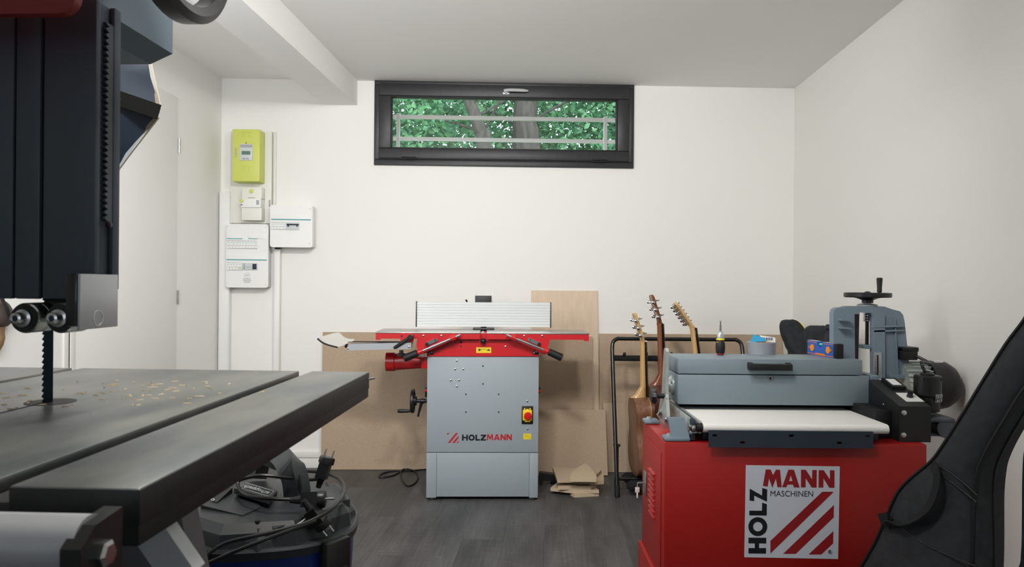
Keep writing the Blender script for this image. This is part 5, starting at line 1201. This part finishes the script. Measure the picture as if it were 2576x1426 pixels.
# side latch
ca = math.radians(-33-12); d = V((math.cos(ca), math.sin(ca), 0)); sdv = V((-d.y, d.x, 0)); lc = d*vr*1.09
lt_ = B().box((-.036, -.012, vz-.13), (.036, .012, vz+.0), .006, M=Matrix.Translation((lc.x, lc.y, 0)) @ Matrix.Rotation(ca+math.pi/2, 4, 'Z')).obj('latch', 'black_plastic', vac)
for k in range(6):
    q = lc + sdv*(-.03+.012*k); B().tube(spl([q - d*.01 + V((0, 0, .008)), q + d*.010 + V((0, 0, .006)), q + d*.018 + V((0, 0, -.012)), q + d*.016 + V((0, 0, -.045))], 3), .0046, 8).obj('latch_ridge', 'black_plastic', lt_)
B().box((-.024, -.016, vz-.11), (.024, .0, vz-.06), .004, M=Matrix.Translation((lc.x, lc.y, 0)) @ Matrix.Rotation(ca+math.pi/2, 4, 'Z')).obj('latch_tongue', 'black_plastic', lt_)
for k in range(4):
    a = math.radians(45+90*k); q = V((math.cos(a)*.15, math.sin(a)*.15, 0))
    B().cyl(q + V((-.01, 0, .025)), q + V((.01, 0, .025)), .025, n=16, bev=.003).obj('castor', 'black_rubber', vac)
    B().box(q + V((-.014, -.014, .035)), q + V((.014, .014, .075)), .003).obj('castor_fork', 'vac_black', vac)
# cords coiled on the head
def vpt(x, y, Z): return VF.I @ at(x, y, Z)
cd = [(806, 1203, 1.80), (780, 1206, 1.74), (720, 1201, 1.70), (660, 1196, 1.68), (612, 1204, 1.68), (598, 1214, 1.68), (606, 1235, 1.66), (630, 1248, 1.63), (680, 1254, 1.61), (745, 1256, 1.62)]
B().tube(spl([vpt(*q) for q in cd], 6), .0042, 8).obj('power_cord', 'cable', vac)
cd = [(770, 1185, 1.92), (800, 1187, 1.92), (835, 1195, 1.90), (860, 1210, 1.84), (866, 1235, 1.76), (852, 1262, 1.66), (822, 1288, 1.58), (770, 1315, 1.54), (710, 1332, 1.52), (640, 1348, 1.50), (570, 1365, 1.49), (525, 1392, 1.475), (480, 1428, 1.46), (455, 1470, 1.46)]
B().tube(spl([vpt(*q) for q in cd], 6), .0042, 8).obj('power_cord', 'cable', vac)
cd = [(795, 1310, 1.55), (740, 1330, 1.525), (680, 1352, 1.50), (620, 1375, 1.48), (560, 1400, 1.47), (510, 1426, 1.46), (470, 1470, 1.46)]
B().tube(spl([vpt(*q) for q in cd], 6), .0042, 8).obj('power_cord', 'cable', vac)
cd = [(774, 1292, 1.60), (768, 1304, 1.59), (752, 1316, 1.575), (740, 1322, 1.57)]
B().tube(spl([vpt(*q) for q in cd], 5), .0012, 6).obj('cable_tie', 'pvc_white', vac)
def plug(p, d, up_, nm='plug'):
    p, d, up_ = V(p), V(d).normalized(), V(up_); up_ = (up_ - d*up_.dot(d)).normalized(); s_ = d.cross(up_)
    o = B().strip([p - d*.006, p + d*.004, p + d*.024, p + d*.03], .032, .026, up_).obj(nm, 'black_plastic', vac, 20)
    B().lathe([(.019, .03), (.019, .042), (.017, .046)], p, d, 18).obj('plug_face', 'black_plastic', o)
    B().tube([p - d*.03, p - d*.004], [.006, .010], 10).obj('strain_relief', 'black_rubber', o)
    for s in (-1, 1): B().cyl(p + d*.045 + s_*.0095*s, p + d*.064 + s_*.0095*s, .0024, n=10).obj('plug_pin', 'steel', o)
R12 = VF.I.to_3x3()
plug(vpt(810, 1196, 1.79), R12 @ V((.25, .15, .9)), R12 @ V((0, 1, 0)))
plug(vpt(765, 1257, 1.62), R12 @ V((1, .1, .02)), R12 @ V((.0, .3, 1)))
plug(vpt(785, 1285, 1.6), R12 @ V((.55, .1, -.75)), R12 @ V((0, 1, .2)))

# ---------------------------------------------------------------- softbox on its stand, back towards the camera
sbz = 1.62; sc0 = at(-38, 183, sbz); SR = 450*sbz/F
sb = thing('photo_softbox', 'black octagonal photo softbox with cream piping behind the band saw', 'softbox', (sc0.x-.12, sbz-.42, 0), 0)
off = V((sc0.x-.12, sbz-.42, 0)); cen = sc0 - off
a2 = math.atan2(-(280-183)*1.0, 440.0)          # rib that ends at the visible corner
rim = [cen + V((math.cos(a2+math.pi/4*k)*SR, 0, math.sin(a2+math.pi/4*k)*SR)) for k in range(8)]
rim = [q + V((0, 0, 0)) for q in rim]; hub = cen + V((.02, -.22, .02))
for k in range(8):
    a, b_ = rim[k], rim[(k+1) % 8]; rows = []
    for i in range(9):
        f = i/8; l_ = hub.lerp(a, .12+.88*f); r_ = hub.lerp(b_, .12+.88*f); row = []
        for j in range(9):
            g = j/8; p = l_.lerp(r_, g); n = (p-cen).normalized()
            p = p + V((0, -.03*math.sin(math.pi*f)*1.0, 0)) + V((0, -.012*math.sin(math.pi*g)*f + .006*math.sin(g*15+f*13+k)*f, 0)); row.append(p)
        rows.append(row)
    B().quads(rows, closed_ring=False, cap=False).obj('fabric_panel', 'softbox_cloth', sb, 80)
for k in range(8):
    a, b_ = rim[k], rim[(k+1) % 8]; mid = a.lerp(b_, .5)*.985 + cen*.015
    B().strip(spl([a.lerp(b_, .03), mid, a.lerp(b_, .97)], 5), .006, .012, (0, 1, 0)).obj('edge_piping', 'softbox_trim', sb)
    n = (a-hub).normalized(); up0 = V((0, -1, 0))
    B().strip([hub.lerp(a, .80) + up0*.012, a + up0*.008 + (a-cen).normalized()*.004], .012, .032, (0, 1, 0)).obj('rib_sleeve', 'nylon_dark', sb)
    B().strip(spl([hub.lerp(a, .14), hub.lerp(a, .5) + up0*.032, hub.lerp(a, .80) + up0*.013], 4), .004, .010, (0, 1, 0)).obj('rib_seam', 'softbox_trim', sb)
B().quads([[q*.97 + cen*.03 + V((0, .004, 0)) for q in rim], [q*.97 + cen*.03 + V((0, .006, 0)) for q in rim]]).obj('diffuser', 'softbox_diffuser', sb, 0)
B().cyl(hub + V((0, -.09, 0)), hub + V((0, .04, 0)), .06, n=24, bev=.008).obj('lamp_head', 'black_plastic', sb)
po = V((hub.x, hub.y-.02, 0)); B().cyl((po.x, po.y, .25), (po.x, po.y, hub.z-.06), .014, n=12).obj('stand_pole', 'black_metal', sb)
for k in range(3):
    a = math.radians(60+120*k); B().tube([V((po.x, po.y, .5)), V((po.x + math.cos(a)*.25, po.y + math.sin(a)*.25, .012))], .009, 8).obj('stand_leg', 'black_metal', sb)
    B().tube([V((po.x, po.y, .27)), V((po.x + math.cos(a)*.14, po.y + math.sin(a)*.14, .23))], .006, 6).obj('stand_brace', 'black_metal', sb)

# ---------------------------------------------------------------- leather item hanging at the left edge
hp0 = FF.M @ (FF.x(8, 760, lx+.05))
lp = thing('leather_pouch', 'tan leather pouch with dark rounded flap on the left wall', 'pouch', (hp0.x, hp0.y, at(0, 880, hp0.y).z), -TH)
LF = Fr((hp0.x, hp0.y, at(0, 880, hp0.y).z), 0)
lp.rotation_euler = (0, 0, 0)
def lring(px0, px1, py_, dpt): 
    a, e = LF.y(px0, py_, 0), LF.y(px1, py_, 0); return sup((a+e)/2, ((e-a).x/2, 0, 0), (0, dpt, 0), 16, 2.4)
rr = [lring(-28, 0, 881, .008), lring(-40, 6, 868, .02), lring(-44, 9, 850, .03), lring(-44, 7, 838, .03), lring(-46, 9, 820, .032), lring(-46, 16, 800, .034), lring(-44, 18, 780, .03), lring(-40, 12, 762, .024), lring(-30, 4, 752, .012)]
B().quads(rr).obj('pouch_body', 'leather', lp, 60)
rr = [lring(-8, 8, 822, .036), lring(-14, 20, 812, .044), lring(-16, 23.5, 795, .046), lring(-16, 21, 778, .044), lring(-12, 14, 766, .038), lring(-6, 6, 759, .03)]
B().quads(rr).obj('flap', 'leather_dark', lp, 60)
B().strip(spl([LF.y(-30, 742, -.02), LF.y(0, 746, -.036), LF.y(8, 757, -.046), LF.y(17, 775, -.048), LF.y(24, 797, -.03)], 4), .012, .006, (0, 1, 0)).obj('strap', 'nylon_dark', lp)
B().tube([LF.y(-30, 742, -.02), LF.y(-30, 735, -.0), V((-.062, .0, LF.y(-30, 735, 0).z))], .005, 8).obj('wall_hook', 'steel', lp)

# ---------------------------------------------------------------- band saw in the left foreground
TZ = HC-.16
c0_ = G.z(351, 1228, TZ); c1_ = G.z(928, 935, TZ)
brz = -math.atan2(c1_.x-c0_.x, c1_.y-c0_.y)
BS0 = V((c0_.x, c0_.y, 0)); Z = Fr(BS0, brz)
bsw = thing('band_saw', 'large black and red band saw with cast iron table in the left foreground', 'band saw', BS0, brz)
TD = (c1_-c0_).length; TWd = .86; gd = .012
ga_ = Z.z(738, 938, TZ).x; gb_ = ga_+.023; ha = Z.z(160, 929, TZ).x; hb_ = ha+.02
def slab(x0, x1, m='saw_table', z0=None, nm='table_top'): return B().box((x0, 0, TZ-gd if z0 is None else z0), (x1, TD, TZ), .0015, 2).obj(nm, m, bsw)
slab(gb_, 0); slab(hb_, ga_); slab(-TWd, ha)
tb = B().box((-TWd, 0, TZ-.046), (0, TD, TZ-gd-.0005), .003).obj('table_casting', 'saw_rim', bsw)
B().box((gb_-.0003, -.0004, TZ-.03), (.0006, TD+.0004, TZ-.0012), .001).obj('machined_edge', 'saw_rim', tb)
blp = Z.z(118, 1011, TZ)
B().lathe([(.03, 0), (.03, .0004)], (blp.x+.005, blp.y, TZ), (0, 0, 1), 32).obj('table_insert', 'saw_rim', tb)
B().box((blp.x-.0015, -.0005, TZ-.004), (blp.x+.0015, blp.y, TZ+.0004)).obj('blade_slot', 'gasket', tb)
for k in range(90):
    a = R.uniform(0, 6.28); r_ = R.uniform(.02, .16); q = V((blp.x+.06 + math.cos(a)*r_*1.2, blp.y+.09 + math.sin(a)*r_*1.1, TZ))
    if not (gb_ < q.x or q.x < ga_-.01) or q.y > TD-.02: continue
    w_ = R.uniform(.001, .0055); an = R.uniform(0, 3.14); dd = V((math.cos(an), math.sin(an), 0)); e_ = V((-dd.y, dd.x, 0))
    B().quads([sup(q, dd*w_*1.6, e_*w_*.45, 8, 2), sup(q + V((0, 0, .0012)), dd*w_*.9, e_*w_*.2, 8, 2)]).obj('sawdust', 'dust', tb)
q = Z.z(930, 953, TZ-.03); B().cyl((-.01, TD-.012, TZ-.014), (.011, TD-.002, TZ-.011), .0018, n=8).obj('leveling_pin', 'steel', tb)
# fence rail in front
ry = -.065; rc = Z.y(150, 1364, ry); rr_ = .0192
B().cyl((-TWd-.1, ry, rc.z), (Z.y(225, 1360, ry).x, ry, rc.z), rr_, n=32).obj('fence_rail', 'rail_alu', bsw)
xe = Z.y(222, 1360, ry).x
ec = B().prism([V((xe-.004, ry-.024, rc.z-.06)), V((xe-.004, ry-.024, rc.z+.004)), V((xe-.004, ry-.008, rc.z+.015)), V((xe-.004, ry+.024, rc.z+.018)), V((xe-.004, ry+.024, rc.z-.06))], (.014, 0, 0)).obj('rail_bracket', 'black_plastic', bsw, 10)
q = V((xe+.010, ry+.0, rc.z-.007)); B().lathe([(.0095, 0), (.0095, .004), (.007, .006), (.003, .006)], q, (1, 0, 0), 6).obj('rail_bolt', 'steel', ec)
B().box((xe-.25, ry, rc.z-.01), (xe-.2, .04, TZ-.047), .003).obj('rail_mount', 'black_plastic', bsw)
# base under the table
B().box((-.62, .05, 0), (-.10, TD-.12, .56), .01).obj('base_cabinet', 'saw_body', bsw)
for yy in (.12, TD-.26): B().prism([V((-.42, yy, .56)), V((-.16, yy, .56)), V((-.24, yy, TZ-.05)), V((-.42, yy, TZ-.05))], (0, .05, 0)).obj('trunnion', 'saw_body', bsw, 0)
B().box((-.14, .03, .50), (-.10, .06, TZ-.08), .004).cyl((-.10, .045, .62), (-.08, .045, .62), .02, n=16).obj('tilt_scale_arm', 'saw_grey', bsw)
q0, q1 = Z.y(388, 1330, .1), Z.y(470, 1450, .1); B().strip([q0, q1], .02, .03, (0, 1, 0)).obj('support_arm', 'alu_flat', bsw)
# column, wheel housings
B().box((-TWd-.22, blp.y-.10, 0), (-TWd-.08, blp.y+.12, 1.95), .01).obj('column', 'saw_red', bsw)
UH = Z.y(100, 30, blp.y-.09).z
B().box((-TWd-.22, blp.y-.09, UH+.0), (Z.y(192, 12, blp.y+.12).x, blp.y+.12, 2.02), .02, 3).obj('upper_wheel_housing', 'saw_red', bsw)
B().box((-TWd-.22, blp.y-.09, .02), (-.62, blp.y+.12, .58), .02, 3).obj('lower_wheel_housing', 'saw_red', bsw)
dzh = Z.y(100, 34, blp.y-.17).z
B().prism(rrect(-TWd-.22, Z.y(190, 20, blp.y-.17).x, dzh, 2.02, .02, blp.y-.17), (0, .012, 0)).obj('housing_door', 'saw_red', bsw)
# guide post
py0 = blp.y-.075; px1 = Z.y(245, 500, py0).x; pz0 = Z.y(120, 752, py0).z; PT = UH+.02
pyb = Z.x(292, 500, px1).y
B().box((px1-.30, py0+.003, pz0+.001), (px1-.003, pyb, PT), .002).obj('guide_post', 'saw_black', bsw)
e1, e2, e3 = Z.y(38, 500, py0).x, Z.y(43, 500, py0).x, Z.y(105, 500, py0).x; e4 = Z.y(113, 500, py0).x
for a, e in ((px1-.30, e1), (e2, e3), (e4, px1)): B().box((a, py0-.004, pz0), (e, py0+.006, PT), .0025).obj('post_cover', 'saw_black', bsw)
B().box((px1-.003, pyb-.012, pz0+.012), (px1+.0035, pyb+.002, PT), .001).obj('post_flange', 'saw_black', bsw)
rk_ = B(); z = Z.x(258, 555, px1).z; ym = Z.x(259, 500, px1).y; zt2 = UH
prof = []
while z < zt2: prof += [(ym+.0065, z), (ym+.0005, z+.0025), (ym+.0005, z+.0042)]; z += .0072
pts = [V((px1-.002, y, zz_)) for y, zz_ in prof] + [V((px1-.002, pyb-.010, prof[-1][1])), V((px1-.002, pyb-.010, prof[0][1]))]
rk_.prism(pts, (.0045, 0, 0)).obj('gear_rack', 'rack_grey', bsw, 0)
q = Z.x(270, 565, px1+.0035); B().lathe([(.004, 0), (.004, .004), (.002, .005)], q, (1, 0, 0), 14).obj('stop_screw', 'black_metal', bsw)
# steel side plate and guide bearings
sx = px1+.0075
z0_, z1_ = Z.x(205, 830, sx).z, Z.x(205, 689, sx).z; yb0, yb1 = Z.x(203, 760, sx).y, Z.x(297, 760, sx).y
spl_ = B().box((sx-.004, yb0, z0_), (sx, yb1, z1_), .0008).obj('side_plate', 'alu_flat', bsw)
q = Z.x(247, 800, sx); B().ring([(.0085, -.001), (.0098, -.001), (.0098, .0005), (.0085, .0005)], q, (1, 0, 0), 24).obj('plate_hole_rim', 'alu', spl_)
B().box((sx-.018, yb0-.001, z0_+.004), (sx-.004, yb0+.04, z1_+.001), .002).obj('guide_block', 'black_metal', bsw)
for pxc, Lb in ((62, .065), (152, .075)):
    c_ = Z.y(pxc, 800, py0-.018); c_.y = py0-.018
    be = B().lathe([(.0135, .002), (.0165, 0), (.018, .002), (.018, .018), (.0174, .0185), (.0174, .0195), (.018, .02), (.018, .036), (.0165, .038)], c_, (0, 1, 0), 32).obj('guide_bearing', 'steel', bsw)
    B().lathe([(.0001, -.001), (.0166, -.001), (.0166, .002)], c_, (0, 1, 0), 28).obj('bearing_seal', 'black_rubber', be)
    B().lathe([(.0025, -.016), (.004, -.017), (.0068, -.016), (.0072, -.012), (.0072, -.006), (.0105, -.005), (.0105, .0)], c_, (0, 1, 0), 24).obj('bearing_screw', 'steel', be)
    B().cyl(c_ + V((0, -.0168, 0)), c_ + V((0, -.010, 0)), .0034, n=6).obj('hex_socket', 'print_dark', be)
    B().cyl(c_ + V((0, .036, 0)), c_ + V((0, .036+Lb*.6, 0)), .011, n=16).obj('bearing_arm', 'black_metal', be)
B().box((Z.y(70, 780, py0).x, py0+.03, pz0-.03), (Z.y(178, 780, py0).x, py0+.05, pz0+.004), .002).obj('guide_bracket', 'black_metal', bsw)
# blade with teeth on the left edge
bx0, bx1 = Z.y(107, 900, blp.y).x, Z.y(133, 900, blp.y).x
pts = [V((bx1, blp.y, TZ-.05)), V((bx1, blp.y, PT-.05))]; z = PT-.05; tl = []
while z > TZ-.05: tl += [V((bx0+.0018, blp.y, z)), V((bx0-.0012, blp.y, z-.0055))]; z -= .0075
B().prism([pts[1]] + tl + [pts[0]], (0, .0009, 0)).obj('blade', 'blade', bsw, 0)
# grey lift gearbox with hand wheel
gx = Z.x(434, 155, 0)
gX = (Z.I @ at(434, 155, 1.148)).x; gz0 = (Z.I @ at(434, 155, 1.148)).z; gyf = (Z.I @ at(434, 155, 1.148)).y; gyn = (Z.I @ at(222, 24, .93)).y
gbx = B().prism([V((gX-.035, gyn-.02, gz0-.004)), V((gX, gyn-.02, gz0+.012)), V((gX, gyn-.02, gz0+.30)), V((gX-.13, gyn-.02, gz0+.30)), V((gX-.13, gyn-.02, gz0-.004))], (0, gyf-gyn+.02, 0)).obj('lift_gearbox', 'saw_grey', bsw, 10)
wcy = gyn + (gyf-gyn)*.20; wcz = gz0+.185
B().lathe([(.085, -.002), (.085, .004), (.078, .010), (.03, .012)], (gX, wcy+.05, wcz-.02), (1, 0, 0), 36).obj('bearing_boss', 'saw_grey', gbx)
wX = gX+.095; hr = .15
hwc = V((wX, wcy, wcz-.03))
hwh = B().ring([(hr-.022, -.012), (hr-.010, -.017), (hr, -.011), (hr, .011), (hr-.010, .017), (hr-.022, .012)], hwc, (1, 0, .0), 56).obj('lift_handwheel', 'black_plastic', bsw)
B().cyl((gX, hwc.y, hwc.z), (wX+.01, hwc.y, hwc.z), .016, n=18).obj('wheel_hub', 'black_metal', hwh)
for k in range(3):
    a = math.radians(90+120*k); d = V((0, math.cos(a), math.sin(a))); B().strip([hwc + d*.012, hwc + d*(hr-.015)], .012, .026, (1, 0, 0)).obj('wheel_spoke', 'black_plastic', hwh)
